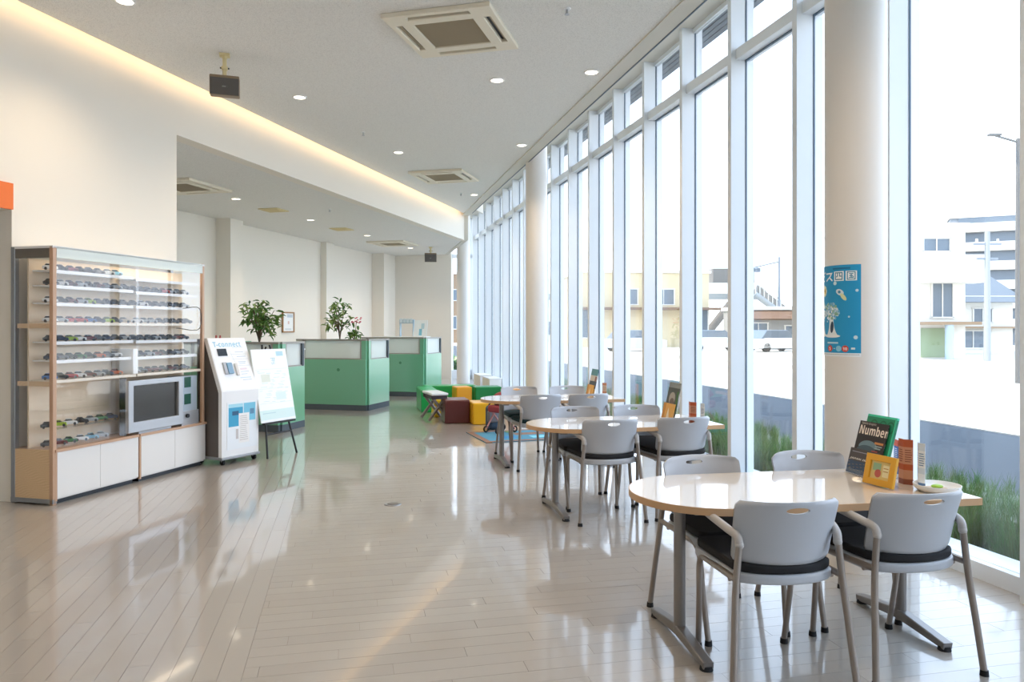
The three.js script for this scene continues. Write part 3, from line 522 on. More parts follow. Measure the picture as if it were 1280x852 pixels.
{ // one model car, then one copy for every car on the shelves
  const prof = new THREE.Shape(); [[-0.048, 0.009], [-0.049, 0.02], [-0.04, 0.024], [0.014, 0.025], [0.044, 0.02], [0.048, 0.012], [0.047, 0.008]].forEach(([x, y], i) => i ? prof.lineTo(x, y) : prof.moveTo(x, y)); prof.closePath();
  const cab = new THREE.Shape(); [[-0.04, 0.023], [-0.029, 0.034], [0.006, 0.034], [0.022, 0.024]].forEach(([x, y], i) => i ? cab.lineTo(x, y) : cab.moveTo(x, y)); cab.closePath();
  const ex = (s, w, bv) => { const g = new THREE.ExtrudeGeometry(s, { depth: w - 2 * bv, bevelEnabled: true, bevelSize: bv, bevelThickness: bv, bevelSegments: 1 }); g.translate(0, 0, -(w - 2 * bv) / 2); return g; };
  const bodyG = merge([ex(prof, 0.041, 0.002), box(0.034, 0.0022, 0.03, -0.0115, 0.0367, 0)]), cabG = ex(cab, 0.035, 0.0015), wh = cyl(0.009, 0.009, 0.007, 0, 0, 0, 14).rotateX(Math.PI / 2);
  const glassM = std(0x15191f, 0.15), tyre = std(0x17171a, 0.6);
  const cols = { white: 0xe6e6e4, silver: 0xaab0b4, black: 0x191a1d, grey: 0x5d6166, 'dark blue': 0x1d2a44, blue: 0x2d66a8, red: 0xb3262a, 'lime green': 0x9dbb32, 'dark red': 0x5e1d20, orange: 0xc25a24, 'light blue': 0x7fb3cc, green: 0x3f7a4c, beige: 0xb9a98e };
  const cm = {}; for (const k in cols) cm[k] = std(cols[k], 0.25);
  const W_ = 'white', S_ = 'silver', K = 'black', G_ = 'grey', N_ = 'dark blue', B_ = 'blue', R_ = 'red', LG = 'lime green', DR = 'dark red', O_ = 'orange', LB = 'light blue', GN = 'green', BE = 'beige';
  const rows = [
    ['top shelf, left bay', 2.0, 0.1, [W_, K, DR, K, K, G_, S_, LB]], ['second shelf, left bay', 1.87, 0.1, [K, W_, DR, S_, K, DR, G_, S_, K]], ['third shelf, left bay', 1.72, 0.1, [W_, K, DR, S_, LG, G_, N_, K, G_]],
    ['fourth shelf, left bay', 1.55, 0.1, [W_, S_, R_, R_, B_, N_, LG, G_, BE]], ['fifth shelf, left bay', 1.385, 0.1, [K, N_, LG, W_, DR, G_, N_, K, S_]], ['sixth shelf, left bay', 1.225, 0.1, [N_, G_, K, GN, K, O_, G_, W_]], ['seventh shelf, left bay', 1.055, 0.1, [B_, K, R_, W_, DR, S_, K, O_]],
    ['second shelf, right bay', 1.86, 1.05, [K, K, G_, K, R_, S_, G_, W_]], ['third shelf, right bay', 1.72, 1.05, [K, W_, K, G_, K, N_, K, S_]], ['fourth shelf, right bay', 1.55, 1.1, [W_, S_, S_, K, K, G_, K, K]], ['fifth shelf, right bay', 1.38, 1.05, [K, G_, K, S_, K, K, DR, G_]], ['sixth shelf, right bay', 1.22, 1.05, [G_, N_, S_, DR, K, N_, S_, K]], ['seventh shelf, right bay', 1.055, 1.05, [S_, G_, DR, DR, K, DR, G_, N_]],
    ['lower glass shelf', 0.637, 0.1, [K, LG, W_, K, S_, GN, N_]], ['floor of the lower glass box', 0.478, 0.1, [G_, DR, GN, W_, LB, S_]],
  ];
  const ord = ['first', 'second', 'third', 'fourth', 'fifth', 'sixth', 'seventh', 'eighth', 'ninth', 'tenth'];
  let proto;
  for (const [place, y, a0, list] of rows) list.forEach((c, i) => {
    let car;
    if (!proto) {
      proto = car = new THREE.Group(); mesh('body', bodyG, cm[c], car); mesh('windows', cabG, glassM, car);
      for (const x of [-0.03, 0.03]) for (const z of [-0.0185, 0.0185]) mesh('wheel', wh, tyre, car).position.set(x, 0.009, z);
    } else { car = proto.clone(); car.children[0].material = cm[c]; }
    car.name = numbered('model_car'); const step = y < 0.7 ? 0.115 : 0.104;
    const [x, z] = L2(5.33 + (y < 0.7 ? 0.15 : 0.13) + rr(-0.006, 0.006), CS + a0 + i * step + rr(-0.006, 0.006));
    car.position.set(x, y, z); car.scale.set(1.16, 1.5, 1.2); car.rotation.y = LT + 0.8 + rr(-0.1, 0.1); scene.add(car);
    tag(car, `${c} model car, ${ord[i]} from the left on the ${place}`, 'model car', 'model cars in the display case');
  });
}

// ------------------------------------------------------------ kiosk and easel
{
  const th = R(62), t = thing('information_kiosk', 'white slanted information kiosk on casters beside the display case', 'kiosk', [-3.217, 0, -8.334], th);
  const prof = [[0.2, 0.085], [0.2, 0.8], [-0.03, 1.385], [-0.08, 1.385], [0.155, 0.79], [0.155, 0.085]];
  mesh('front_panel', side(prof, 0.52, 0.004), M.white, t);
  mesh('body', side([[0.154, 0.085], [0.154, 0.79], [-0.081, 1.38], [-0.2, 1.38], [-0.2, 0.085]], 0.5), std(0x5b5450, 0.6), t);
  mesh('base', rbox(0.54, 0.03, 0.44, 0.008, 0, 0.072, 0.0), M.alu, t);
  for (const x of [-0.22, 0.22]) for (const z of [-0.17, 0.17]) { const c = mesh('caster', [rod([x - 0.012, 0.03, z], [x + 0.012, 0.03, z], 0.03, 18)], M.rubber, t); mesh('caster_fork', [box(0.034, 0.03, 0.02, x, 0.05, z)], M.alu, c); }
  // the slanted face: a frame whose plane lies on it
  const sl = new THREE.Group(); sl.name = 'sloping_face'; sl.position.set(0, 0.8, 0.204); sl.rotation.x = -Math.atan2(0.23, 0.585); t.add(sl);
  const head = canvasTex(512, 620, (g, w, h) => {
    g.fillStyle = '#f3f5f6'; g.fillRect(0, 0, w, h); g.fillStyle = '#8fc3da'; g.font = 'bold 84px sans-serif'; g.fillText('T-connect', 40, 96); g.fillStyle = '#b9c8d0'; g.fillRect(300, 104, 150, 5);
    g.strokeStyle = '#c4ccd2'; g.lineWidth = 4; for (const y of [190, 250, 330]) { g.beginPath(); g.moveTo(250, y); g.lineTo(490, y); g.stroke(); } g.beginPath(); g.moveTo(250, 150); g.lineTo(300, 340); g.stroke();
    g.fillStyle = '#b4c4d4'; for (const [x, y, l] of [[320, 160, 120], [330, 215, 130], [330, 280, 110], [340, 300, 90], [330, 400, 120], [330, 430, 90], [330, 500, 130]]) g.fillRect(x, y, l, 7); g.fillStyle = '#e2d6dc'; g.fillRect(330, 360, 100, 22); g.fillStyle = '#c9dbe8'; g.fillRect(300, 470, 160, 12);
  });
  mesh('printed_sheet', box(0.5, 0.61, 0.002, 0, 0.315, 0.002), [M.white, M.white, M.white, M.white, paper(head), M.white], sl);
  mesh('screen', rbox(0.125, 0.085, 0.008, 0.002, -0.115, 0.46, 0.006), std(0x14171a, 0.15), sl);
  mesh('handset', rbox(0.075, 0.13, 0.03, 0.008, -0.08, 0.265, 0.018), std(0x7fa3bd, 0.35), sl); mesh('handset_cradle', rbox(0.05, 0.14, 0.02, 0.006, -0.13, 0.27, 0.012), std(0xb9bdc4, 0.4), sl); mesh('phone_holder', rbox(0.04, 0.15, 0.022, 0.008, 0.02, 0.25, 0.012), std(0xd8d4cf, 0.4), sl);
  const low = canvasTex(420, 520, (g, w, h) => {
    g.fillStyle = '#eff3f5'; g.fillRect(0, 0, w, h); g.fillStyle = '#3fa3c9'; g.fillRect(20, 20, 200, 250); g.fillStyle = '#79c4dd'; g.fillRect(230, 20, 170, 200); g.fillStyle = '#2c5f82'; g.fillRect(70, 100, 90, 46); g.fillStyle = '#5f8fb0'; g.fillRect(320, 90, 60, 60); g.fillStyle = '#a9dcea'; g.fillRect(20, 20, 200, 40);
    g.fillStyle = '#f4f2ee'; g.fillRect(160, 130, 150, 330); g.fillStyle = '#c3bdb6'; for (let y = 160; y < 440; y += 22) g.fillRect(176, y, 90 + (y * 7) % 30, 6); g.fillStyle = '#c9c2bf'; g.fillRect(120, 300, 36, 110);
  });
  mesh('poster_sheet', box(0.42, 0.52, 0.002, 0.02, 0.42, 0.206), [M.white, M.white, M.white, M.white, paper(low), M.white], t);
  for (const [x, l] of [[-0.115, 'left'], [-0.06, 'right']]) { const m = solo('small_red_figure', `tiny red figure standing on the kiosk, ${l} one`, 'figurine', [cyl(0.008, 0.012, 0.02, 0, 0.01, 0, 12), new THREE.SphereGeometry(0.009, 10, 8).translate(0, 0.025, 0)], std(0x9c3436, 0.5), [-3.217 + x * Math.cos(th) - 0.055 * Math.sin(th), 1.387, -8.334 - x * Math.sin(th) - 0.055 * Math.cos(th)], th, 'red figures on the kiosk'); }

  const e = thing('easel', 'black folding easel carrying a printed board', 'easel', [-2.70, 0, -8.66], R(64));
  const lean = 0.2, zt = (y) => 0.0 - Math.tan(lean) * y;
  for (const x of [-1, 1]) mesh('leg', rod([0.24 * x, 0.0, zt(0)], [0.06 * x, 1.3, zt(1.3)], 0.012), M.black, e);
  mesh('leg', rod([0, 0, -0.62], [0, 1.28, zt(1.28)], 0.011), M.black, e); mesh('cross_bar', rod([-0.2, 0.27, zt(0.27)], [0.2, 0.27, zt(0.27)], 0.011), M.dark, e); mesh('ledge', box(0.5, 0.02, 0.045, 0, 0.395, zt(0.395) + 0.03), M.black, e);
  const sheet = canvasTex(520, 860, (g, w, h) => {
    g.fillStyle = '#f4f7f8'; g.fillRect(0, 0, w, h); g.fillStyle = '#bfe0ea'; g.fillRect(360, 30, 110, 56); g.fillStyle = '#9fc4d2'; for (let y = 36; y < 80; y += 14) g.fillRect(370, y, 88, 6);
    g.strokeStyle = '#7fb6c8'; g.lineWidth = 5; g.beginPath(); g.moveTo(268, 110); g.lineTo(340, 110); g.moveTo(278, 135); g.lineTo(330, 135); g.moveTo(300, 110); g.lineTo(300, 185); g.moveTo(324, 110); g.lineTo(318, 185); g.moveTo(280, 160); g.lineTo(284, 188); g.stroke();
    g.strokeStyle = '#cfdfe6'; g.lineWidth = 3; for (const y of [240, 470, 640]) { g.beginPath(); g.moveTo(20, y); g.lineTo(500, y); g.stroke(); } g.fillStyle = '#d3e3ea'; for (let k = 0; k < 40; k++) g.fillRect(40 + (k * 97) % 400, 260 + (k * 53) % 380, 40 + (k * 31) % 60, 6);
    g.fillStyle = '#d5ebe8'; g.fillRect(0, 720, w, 110); g.fillStyle = '#b7d5d8'; g.fillRect(40, 750, 190, 10); g.fillStyle = '#dfe3d6'; g.fillRect(90, 300, 130, 90); g.fillStyle = '#dcecf3'; g.fillRect(270, 520, 150, 90);
  });
  const bd = solo('notice_board', 'white printed board standing on the black easel', 'board', box(0.56, 0.86, 0.012, 0, 0.43, 0), [M.white, M.white, M.white, M.white, paper(sheet), M.white], [0, 0, 0], 0);
  bd.rotation.order = 'YXZ'; bd.rotation.set(-lean, R(64), 0); bd.position.set(-2.70, 0.406, -8.66); bd.translateZ(zt(0.4) * Math.cos(lean) + 0.128 * 0 + 0.022); bd.position.y = 0.407;
}

// ------------------------------------------------------------ green consultation booths
function booth(s, len, label, wide = 1.42) {
  const t = thing('booth_partition', label, 'partition', inL(5.94, s), LT, 'green booth partitions');
  // front screen along -x, facing the camera; end screen along -z
  const panel = (name, w, x, z, turn, split) => {
    const g = new THREE.Group(); g.name = name; g.position.set(x, 0, z); g.rotation.y = turn; t.add(g);
    mesh('plinth', box(w, 0.1, 0.05, -w / 2, 0.05, 0), M.plinth, g); mesh('lower_panel', rbox(w - 0.01, 0.83, 0.06, 0.006, -w / 2, 0.515, 0), M.green, g);
    const x0 = split ? -w + 0.17 : -w + 0.06, x1 = -0.12;
    mesh('window_frame', [box(w, 0.03, 0.056, -w / 2, 1.285, 0), box(0.05, 0.34, 0.05, x0 - 0.02, 1.1, 0), box(0.03, 0.34, 0.05, x1 + 0.015, 1.1, 0), box(x1 - x0, 0.02, 0.05, (x0 + x1) / 2, 0.94, 0)], M.rail, g);
    mesh('corner_post', box(0.09, 0.34, 0.056, -0.045, 1.1, 0), M.green, g);
    mesh('frosted_pane', box(x1 - x0, 0.32, 0.01, (x0 + x1) / 2, 1.11, 0), M.frosted, g);
    if (!split) mesh('edge_bar', box(0.05, 0.34, 0.07, -w + 0.06, 1.1, 0), M.plinth, g);
    if (split) { mesh('side_panel', rbox(0.145, 0.34, 0.05, 0.004, -w + 0.075, 1.1, 0), M.frosted, g); mesh('panel_joint', box(0.006, 1.2, 0.062, -w + 0.15, 0.7, 0), M.plinth, g); }
  };
  panel('front_screen', wide, 0, 0, 0, true);
  panel('end_screen', len, 0.0, -0.03, -Math.PI / 2, false);
  mesh('inner_screen', [box(0.05, 1.28, 1.6, -wide - 0.0, 0.64, -0.84)], M.green, t);
  mesh('latch', rod([-0.55, 0.74, 0.029], [-0.55, 0.74, 0.036], 0.03, 18), std(0x3f7f5c, 0.6), t);
}
booth(9.42, 0.62, 'green booth partition behind the easel', 1.6);
booth(12.25, 0.9, 'middle green booth partition with the leafy plant above it', 1.42);
booth(15.08, 0.98, 'farthest green booth partition below the leaflet rack', 1.5);
[[7.35, 10.85, 1.7, 'nearest low white cabinet inside the booths'], [7.85, 13.75, 1.9, 'middle low white cabinet inside the booths'], [7.1, 16.55, 1.3, 'farthest low white cabinet inside the booths']].forEach(([p, s, w, l]) => {
  const t = thing('file_cabinet', l, 'cabinet', inL(p, s), LT, 'cabinets inside the booths');
  const hh = s > 16 ? 1.28 : 1.14; mesh('body', rbox(w, hh, 0.42, 0.006, 0, hh / 2, 0), M.white, t); mesh('top', box(w + 0.02, 0.02, 0.44, 0, hh + 0.01, 0), M.white, t); for (const k of [-1, 1]) { const d = mesh('door', box(w / 2 - 0.02, hh - 0.1, 0.015, k * w / 4, hh / 2 + 0.02, 0.217), M.white, t); mesh('handle', box(0.015, 0.12, 0.02, -k * (w / 4 - 0.06) + k * w / 4, 0.75, 0.23), M.alu, d); }
});
function plant(pos, label, wid, hgt, n, light, flowers) {
  const t = thing('potted_plant', label, 'plant', pos);
  mesh('pot', new THREE.LatheGeometry([[0, 0], [0.06, 0], [0.085, 0.1], [0.08, 0.1], [0.07, 0.085], [0, 0.085]].map(([x, y]) => new THREE.Vector2(x, y)), 24), M.pot, t);
  const stems = [], leaves = [[], []], lf = new THREE.BufferGeometry();
  lf.setAttribute('position', new THREE.Float32BufferAttribute([0, 0, 0, 0.3, 0.12, 0.16, 0.32, 0.02, 0, 0.3, 0.12, -0.16, 0.7, 0.1, 0.14, 0.72, 0.0, 0, 0.7, 0.1, -0.14, 1, -0.12, 0], 3));
  lf.setIndex([0, 1, 2, 0, 2, 3, 1, 4, 2, 4, 5, 2, 2, 5, 6, 2, 6, 3, 4, 7, 5, 5, 7, 6]); lf.computeVertexNormals(); lf.setAttribute('uv', new THREE.Float32BufferAttribute(new Float32Array(16), 2));
  const mx = new THREE.Matrix4(), e = new THREE.Euler();
  for (let b = 0; b < n; b++) {
    const a = rr(0, 6.283), d = Math.sqrt(rnd()) * wid / 2, top = hgt * rr(0.42, 0.97) * (1 - 0.25 * d / wid), tip = [d * Math.cos(a), top, d * Math.sin(a) * 0.8];
    stems.push(tube([[0, 0.08, 0], [tip[0] * 0.25, hgt * 0.35, tip[2] * 0.25], tip], 0.006, 10, 5));
    for (let k = 0; k < 11; k++) {
      const g = lf.clone(), sc = rr(0.1, 0.165); e.set(rr(-0.9, 0.9), rr(0, 6.283), rr(-0.9, 0.35)); mx.makeRotationFromEuler(e).scale(new THREE.Vector3(sc, sc, sc));
      g.applyMatrix4(mx); g.translate(tip[0] + rr(-0.07, 0.07), tip[1] + rr(-0.12, 0.05), tip[2] + rr(-0.07, 0.07)); leaves[rnd() < light ? 1 : 0].push(g);
    }
  }
  mesh('stem', stems, M.bark, t); mesh('foliage', leaves[0], M.leaf, t).userData.kind = 'stuff'; mesh('young_foliage', leaves[1], M.leafLight, t).userData.kind = 'stuff';
  if (flowers) { const fl = []; for (let k = 0; k < 14; k++) fl.push(new THREE.SphereGeometry(0.022, 8, 6).scale(1, 0.6, 1).translate(flowers[0] + rr(-0.09, 0.09), flowers[1] + rr(-0.05, 0.06), rr(-0.06, 0.06))); mesh('blossom', fl, std(0xd9707a, 0.6), t).userData.kind = 'stuff'; mesh('flower_stem', tube([[0.02, 0.09, 0], [flowers[0] * 0.6, flowers[1] * 0.5, 0], [flowers[0], flowers[1], 0]], 0.006, 12, 5), M.bark, t); }
}
plant(inL(7.22, 10.85, 1.16), 'bushy green plant standing beyond the easel', 0.62, 0.84, 24, 0.3);
plant(inL(7.27, 13.75, 1.16), 'loose leafy plant above the middle booth', 0.66, 0.98, 13, 0.55);
plant(inL(6.96, 13.75, 1.16), 'small pink flowering plant beside the loose leafy plant', 0.16, 0.4, 4, 0.3, [0.06, 0.5]);
{
  const t = thing('leaflet_rack', 'pale blue leaflet rack standing on the farthest booth cabinet', 'rack', inL(6.8, 16.5, 1.30), LT);
  mesh('panel', leaning(0.34, 0.4, 0.012, 0.2, 0, 0.08), paper(canvasTex(128, 150, (g) => { g.fillStyle = '#eef4f6'; g.fillRect(0, 0, 128, 150); g.fillStyle = '#7fc0d8'; g.fillRect(52, 80, 28, 60); g.fillStyle = '#bcd9e4'; g.fillRect(70, 30, 30, 50); })), t);
  t.children[0].position.x = 0.22;
  mesh('tray', [box(0.36, 0.09, 0.1, -0.14, 0.36, 0), box(0.012, 0.4, 0.1, -0.31, 0.2, 0), box(0.012, 0.4, 0.1, 0.03, 0.2, 0)], std(0x9fb4c0, 0.4), t); mesh('leaflets', [0, 1, 2, 3].map((k) => box(0.07, 0.1, 0.02, -0.27 + k * 0.085, 0.38, 0.055)), std(0xd9e6ee, 0.6), t).userData.kind = 'stuff';
}
{
  const t = thing('picture_frame', 'small framed picture on the long back wall', 'picture frame', inL(9.46, 15.35, 1.40), LT + Math.PI / 2);
  mesh('frame', [box(0.5, 0.03, 0.03, 0, 0.015, 0.015), box(0.5, 0.03, 0.03, 0, 0.465, 0.015), box(0.03, 0.48, 0.03, -0.235, 0.24, 0.015), box(0.03, 0.48, 0.03, 0.235, 0.24, 0.015)], std(0xa87f52, 0.5), t);
  mesh('print', box(0.45, 0.43, 0.01, 0, 0.24, 0.008), paper(canvasTex(100, 100, (g) => { g.fillStyle = '#eef0ee'; g.fillRect(0, 0, 100, 100); g.fillStyle = '#b9c6cf'; g.fillRect(40, 8, 52, 16); g.fillStyle = '#cfd6d8'; g.fillRect(20, 84, 60, 8); g.fillStyle = '#d8b9b0'; g.fillRect(46, 44, 14, 16); })), t);
}

// ------------------------------------------------------------ play corner
const vinyl = (c) => std(c, 0.3);
const pad = (name, label, c, w, h, d, D, s, turn = 0) => solo(name, label, 'play block', rbox(w, h, d, 0.025, 0, h / 2, 0, 3), vinyl(c), inW(D, s), WT + turn, 'soft play blocks');
pad('play_block', 'dark brown soft block at the front of the play corner', 0x5a2a26, 0.4, 0.37, 0.5, 1.71, 11.74, 0);
pad('play_block', 'yellow soft block beside the brown one at the front', 0xe0a91f, 0.42, 0.34, 0.5, 2.125, 11.5, 0);
pad('play_block', 'long green soft block along the back of the play corner', 0x1f9a4e, 1.0, 0.4, 0.36, 1.95, 14.2, 0);
pad('play_block', 'small yellow soft block in the back row', 0xe6a222, 0.3, 0.42, 0.36, 2.1, 13.55, 0.1);
pad('play_block', 'dark green soft block right of the small yellow one', 0x138345, 0.5, 0.42, 0.36, 2.56, 13.5, 0);
pad('play_block', 'orange yellow soft block at the window end of the back row', 0xdf9a34, 0.3, 0.38, 0.36, 3.0, 13.3, 0);
pad('play_block', 'bright green soft block at the corner by the farthest booth', 0x18a556, 0.3, 0.4, 0.9, 1.45, 13.55, 0);
pad('play_block', 'low yellow soft block behind the small bench', 0xe8bf2a, 0.3, 0.3, 0.5, 1.6, 12.6, 0);
{
  const t = thing('small_bench', 'low grey bench with crossed legs left of the brown block', 'bench', inW(1.42, 12.05), WT + 0.15);
  mesh('seat', rbox(0.28, 0.04, 0.62, 0.015, 0, 0.44, 0), std(0xdfe6e6, 0.35), t); mesh('apron', rbox(0.26, 0.06, 0.58, 0.01, 0, 0.39, 0), std(0x3a3238, 0.6), t);
  for (const z of [-0.24, 0.24]) for (const k of [-1, 1]) mesh('leg', rod([0.17 * k, 0.02, z], [-0.1 * k, 0.37, z], 0.026), M.tableLeg, t);
}
{
  const t = solo('play_rug', 'blue and brown patterned rug in the play corner', 'rug', [rbox(1.25, 0.012, 1.0, 0.004, 0, 0.006, 0)], std(0xffffff, 0.9, { map: canvasTex(256, 200, (g) => { g.fillStyle = '#4a8ba6'; g.fillRect(0, 0, 256, 200); g.fillStyle = '#8a6a58'; g.fillRect(0, 0, 256, 18); g.fillRect(0, 182, 256, 18); g.fillRect(0, 0, 18, 200); g.fillRect(120, 100, 90, 40); g.fillStyle = '#2c7fb8'; g.fillRect(60, 50, 50, 40); g.fillStyle = '#7cc9df'; g.fillRect(150, 40, 60, 40); g.fillStyle = '#6b8c4a'; g.fillRect(110, 150, 30, 30); }) }), inW(2.35, 10.0), WT + 0.1);
  metreUV(t.geometry); const uv = t.geometry.attributes.uv; for (let i = 0; i < uv.count; i++) uv.setXY(i, uv.getX(i) / 1.25 + 0.5, uv.getY(i) + 0.5);
}
{
  const t = thing('doll_pram', 'small toy pram with a red hood and pink frame', 'toy pram', inW(2.16, 10.3, 0.012), WT + 0.5);
  mesh('hood', new THREE.SphereGeometry(0.16, 20, 14, 0, Math.PI * 2, 0, Math.PI * 0.55).rotateZ(-0.5).translate(0.02, 0.42, 0), std(0x8c2b30, 0.6), t); mesh('seat', rbox(0.22, 0.1, 0.26, 0.03, -0.04, 0.34, 0), std(0x9a3a44, 0.7), t);
  for (const z of [-0.13, 0.13]) { mesh('frame_tube', [rod([-0.17, 0.05, z], [0.12, 0.46, z], 0.012), rod([0.15, 0.05, z], [-0.1, 0.34, z], 0.012)], std(0xc98a84, 0.5), t); for (const x of [-0.17, 0.15]) mesh('wheel', new THREE.TorusGeometry(0.037, 0.012, 8, 18).translate(x, 0.05, z), M.rubber, t); }
  mesh('handle', rod([0.12, 0.46, -0.13], [0.12, 0.46, 0.13], 0.013), M.rubber, t);
  const b = thing('soft_bag', 'dark blue and grey bag beside the toy pram', 'bag', inW(2.13, 10.75), WT + 0.2);
  mesh('bag_body', rbox(0.2, 0.36, 0.18, 0.06, 0, 0.18, 0, 4), std(0x33485c, 0.7), b); mesh('pocket', rbox(0.16, 0.18, 0.08, 0.03, -0.04, 0.2, 0.09, 3), std(0x77757a, 0.7), b); mesh('strap', tube([[-0.06, 0.35, -0.02], [0, 0.42, -0.02], [0.06, 0.35, -0.02]], 0.012, 16, 8), M.rubber, b);
}
[[17.35, 'nearer low white box unit below the windows'], [18.6, 'farther low white box unit below the windows']].forEach(([s, l]) => {
  const t = thing('low_shelf', l, 'shelf', inW(3.42, s), WT, 'low white units by the windows');
  mesh('carcass', [box(0.3, 0.02, 0.95, 0, 0.31, 0), box(0.3, 0.02, 0.95, 0, 0.02, 0), box(0.3, 0.3, 0.02, 0, 0.16, 0.465), box(0.3, 0.3, 0.02, 0, 0.16, -0.465), box(0.02, 0.3, 0.95, 0.14, 0.16, 0)], M.white, t);
  for (let k = -2; k <= 2; k++) mesh('front_slat', box(0.012, 0.26, 0.15, -0.145, 0.165, k * 0.18), M.cream, t);
});
{ const t = thing('floor_outlet', 'small round metal floor outlet in the open floor', 'outlet', [-1.015, 0, -6.27]); mesh('cover', cyl(0.068, 0.072, 0.006, 0, 0.003, 0, 32), M.alu, t); mesh('lid', cyl(0.045, 0.045, 0.003, 0, 0.0075, 0, 28), M.tableLeg, t); }

// ------------------------------------------------------------ outside
const shadeBlueAsphalt = std(0xffffff, 0.9, { map: shadeBlueAsphaltT });  // ground colour carries the blue of the shaded forecourt
{
  const g = struct('ground', 'dark forecourt outside the windows, blue shade put into its colour', prism([[-90, 40], [160, 40], [160, -160], [-90, -160]], -0.4, -0.1), shadeBlueAsphalt, 0, 'ground');
  const kerb = std(0xb9b6ae, 0.8);
  solo('kerb', 'long stone kerb between the grass bed and the forecourt', 'kerb', [limW(5.0, 5.15, -0.1, 0.0, -6, 24)], kerb, [0, 0, 0], WT);
  solo('kerb', 'far kerb line across the sunlit street', 'kerb', [limW(17, 17.2, -0.08, 0.05, -20, 36)], kerb, [0, 0, 0], WT);
  struct('planting_bed', 'dark soil bed below the window grass', [limW(3.96, 5.0, -0.1, -0.02, -6, 24)], std(0x4c4a40, 0.95), WT, 'ground');
  struct('street', 'pale sunlit street and far pavement', [limW(9.7, 60, -0.1, -0.08, -40, 110)], std(0xcfcac0, 0.9), WT, 'ground');  // sunlit brightness put into a paler ground colour, starting near the shadow edge
  struct('gravel_strip', 'gravel and moss strip beyond the kerb', [limW(5.15, 6.1, -0.1, -0.06, -6, 24)], std(0x6d7362, 0.95), WT, 'ground');
  // grass
  const blades = []; const bl = (h, lx, lz, x, z, w) => { const q = new THREE.BufferGeometry(); q.setAttribute('position', new THREE.Float32BufferAttribute([x - w, 0, z, x + w, 0, z, x + lx * 0.35 - w * 0.8, h * 0.6, z + lz * 0.35, x + lx * 0.35 + w * 0.8, h * 0.6, z + lz * 0.35, x + lx, h, z + lz], 3)); q.setIndex([0, 1, 2, 1, 3, 2, 2, 3, 4]); q.computeVertexNormals(); q.setAttribute('uv', new THREE.Float32BufferAttribute(new Float32Array(10), 2)); return q; };
  for (let k = 0; k < 34; k++) blades.push(bl(rr(0.25, 0.5), rr(-0.16, 0.16), rr(-0.16, 0.16), rr(-0.09, 0.09), rr(-0.09, 0.09), 0.004));
  const tuft = merge(blades), grassM = phys({ color: 0x5c7d3e, roughness: 0.8, transmission: 0.25, thickness: 0 });
  const field = (name, label, n, D0, D1, s0, s1, k0, k1) => {
    const im = new THREE.InstancedMesh(tuft, grassM, n), mx = new THREE.Matrix4(), q = new THREE.Quaternion(), col = new THREE.Color();
    for (let i = 0; i < n; i++) { const [x, z] = W2(rr(D0, D1), rr(s0, s1)), k = rr(k0, k1); q.setFromAxisAngle(new THREE.Vector3(0, 1, 0), rr(0, 6.283)); mx.compose(new THREE.Vector3(x, -0.03, z), q, new THREE.Vector3(k, k, k)); im.setMatrixAt(i, mx); im.setColorAt(i, col.setRGB(rr(0.75, 1.2), rr(0.8, 1.2), rr(0.7, 1.1))); }
    im.name = name; im.castShadow = im.receiveShadow = true; scene.add(im); tag(im, label, 'grass', null, 'stuff');
  };
  field('ornamental_grass', 'tall ornamental grass along the foot of the windows', 700, 4.1, 4.7, 1.5, 9.5, 0.6, 0.95);
  field('ornamental_grass_001', 'lower grass farther along the foot of the windows', 600, 4.1, 4.8, 9.5, 23, 0.4, 0.7);
  field('ground_cover', 'sparse ground cover on the gravel strip', 800, 5.2, 6.0, 1, 22, 0.25, 0.5);
}
const bM = { white: std(0xd9d5cc, 0.8), grey: std(0x83898f, 0.8), cream: std(0xc9b894, 0.8), tan: std(0x8f765c, 0.8), roof: std(0x5d656d, 0.8), glass: std(0x5f6b76, 0.3), brown: std(0x6e523d, 0.8), steel: std(0x8d908f, 0.5) };
// a building: X and Z of the middle of its front, size, and windows as [x, y, w, h] measured on that front
function building(name, label, X, Z, w, d, h, turn, mat, wins, extra) {
  const t = thing(name, label, 'building', [X, -0.1, -Z], turn);
  mesh('walls', box(w, h, d, 0, h / 2, -d / 2), mat, t); mesh('parapet', box(w + 0.3, 0.25, d + 0.3, 0, h + 0.1, -d / 2), bM.white, t);
  for (const [x, y, ww, hh] of wins) { const f = mesh('window', [box(ww + 0.16, 0.08, 0.1, x, y + hh / 2, 0.03), box(ww + 0.16, 0.08, 0.1, x, y - hh / 2, 0.03), box(0.08, hh, 0.1, x - ww / 2, y, 0.03), box(0.08, hh, 0.1, x + ww / 2, y, 0.03), box(0.05, hh, 0.08, x, y, 0.03)], bM.white, t); mesh('pane', box(ww, hh, 0.03, x, y, 0.005), bM.glass, f); }
  if (extra) extra(t);
}
building('corner_building', 'white three storey building with a balcony beyond the street', 20.6, 38, 5.6, 8, 6.8, 0, bM.white, [[1.3, 5.9, 1.4, 0.7], [1.6, 3.1, 1.1, 1.9]], (t) => {
  mesh('balcony', box(6.4, 1.4, 1.2, 0.1, 4.6, 0.5), bM.white, t); mesh('canopy', box(3.2, 0.15, 1.1, 1.4, 1.85, 0.5), bM.tan, t); mesh('entrance', box(1.6, 1.5, 0.06, 1.3, 0.85, 0.02), std(0x8a9a78, 0.6), t); mesh('post', rod([1.5, 0, 0.8], [1.5, 1.8, 0.8], 0.2), std(0xa9bccb, 0.6), t);
});
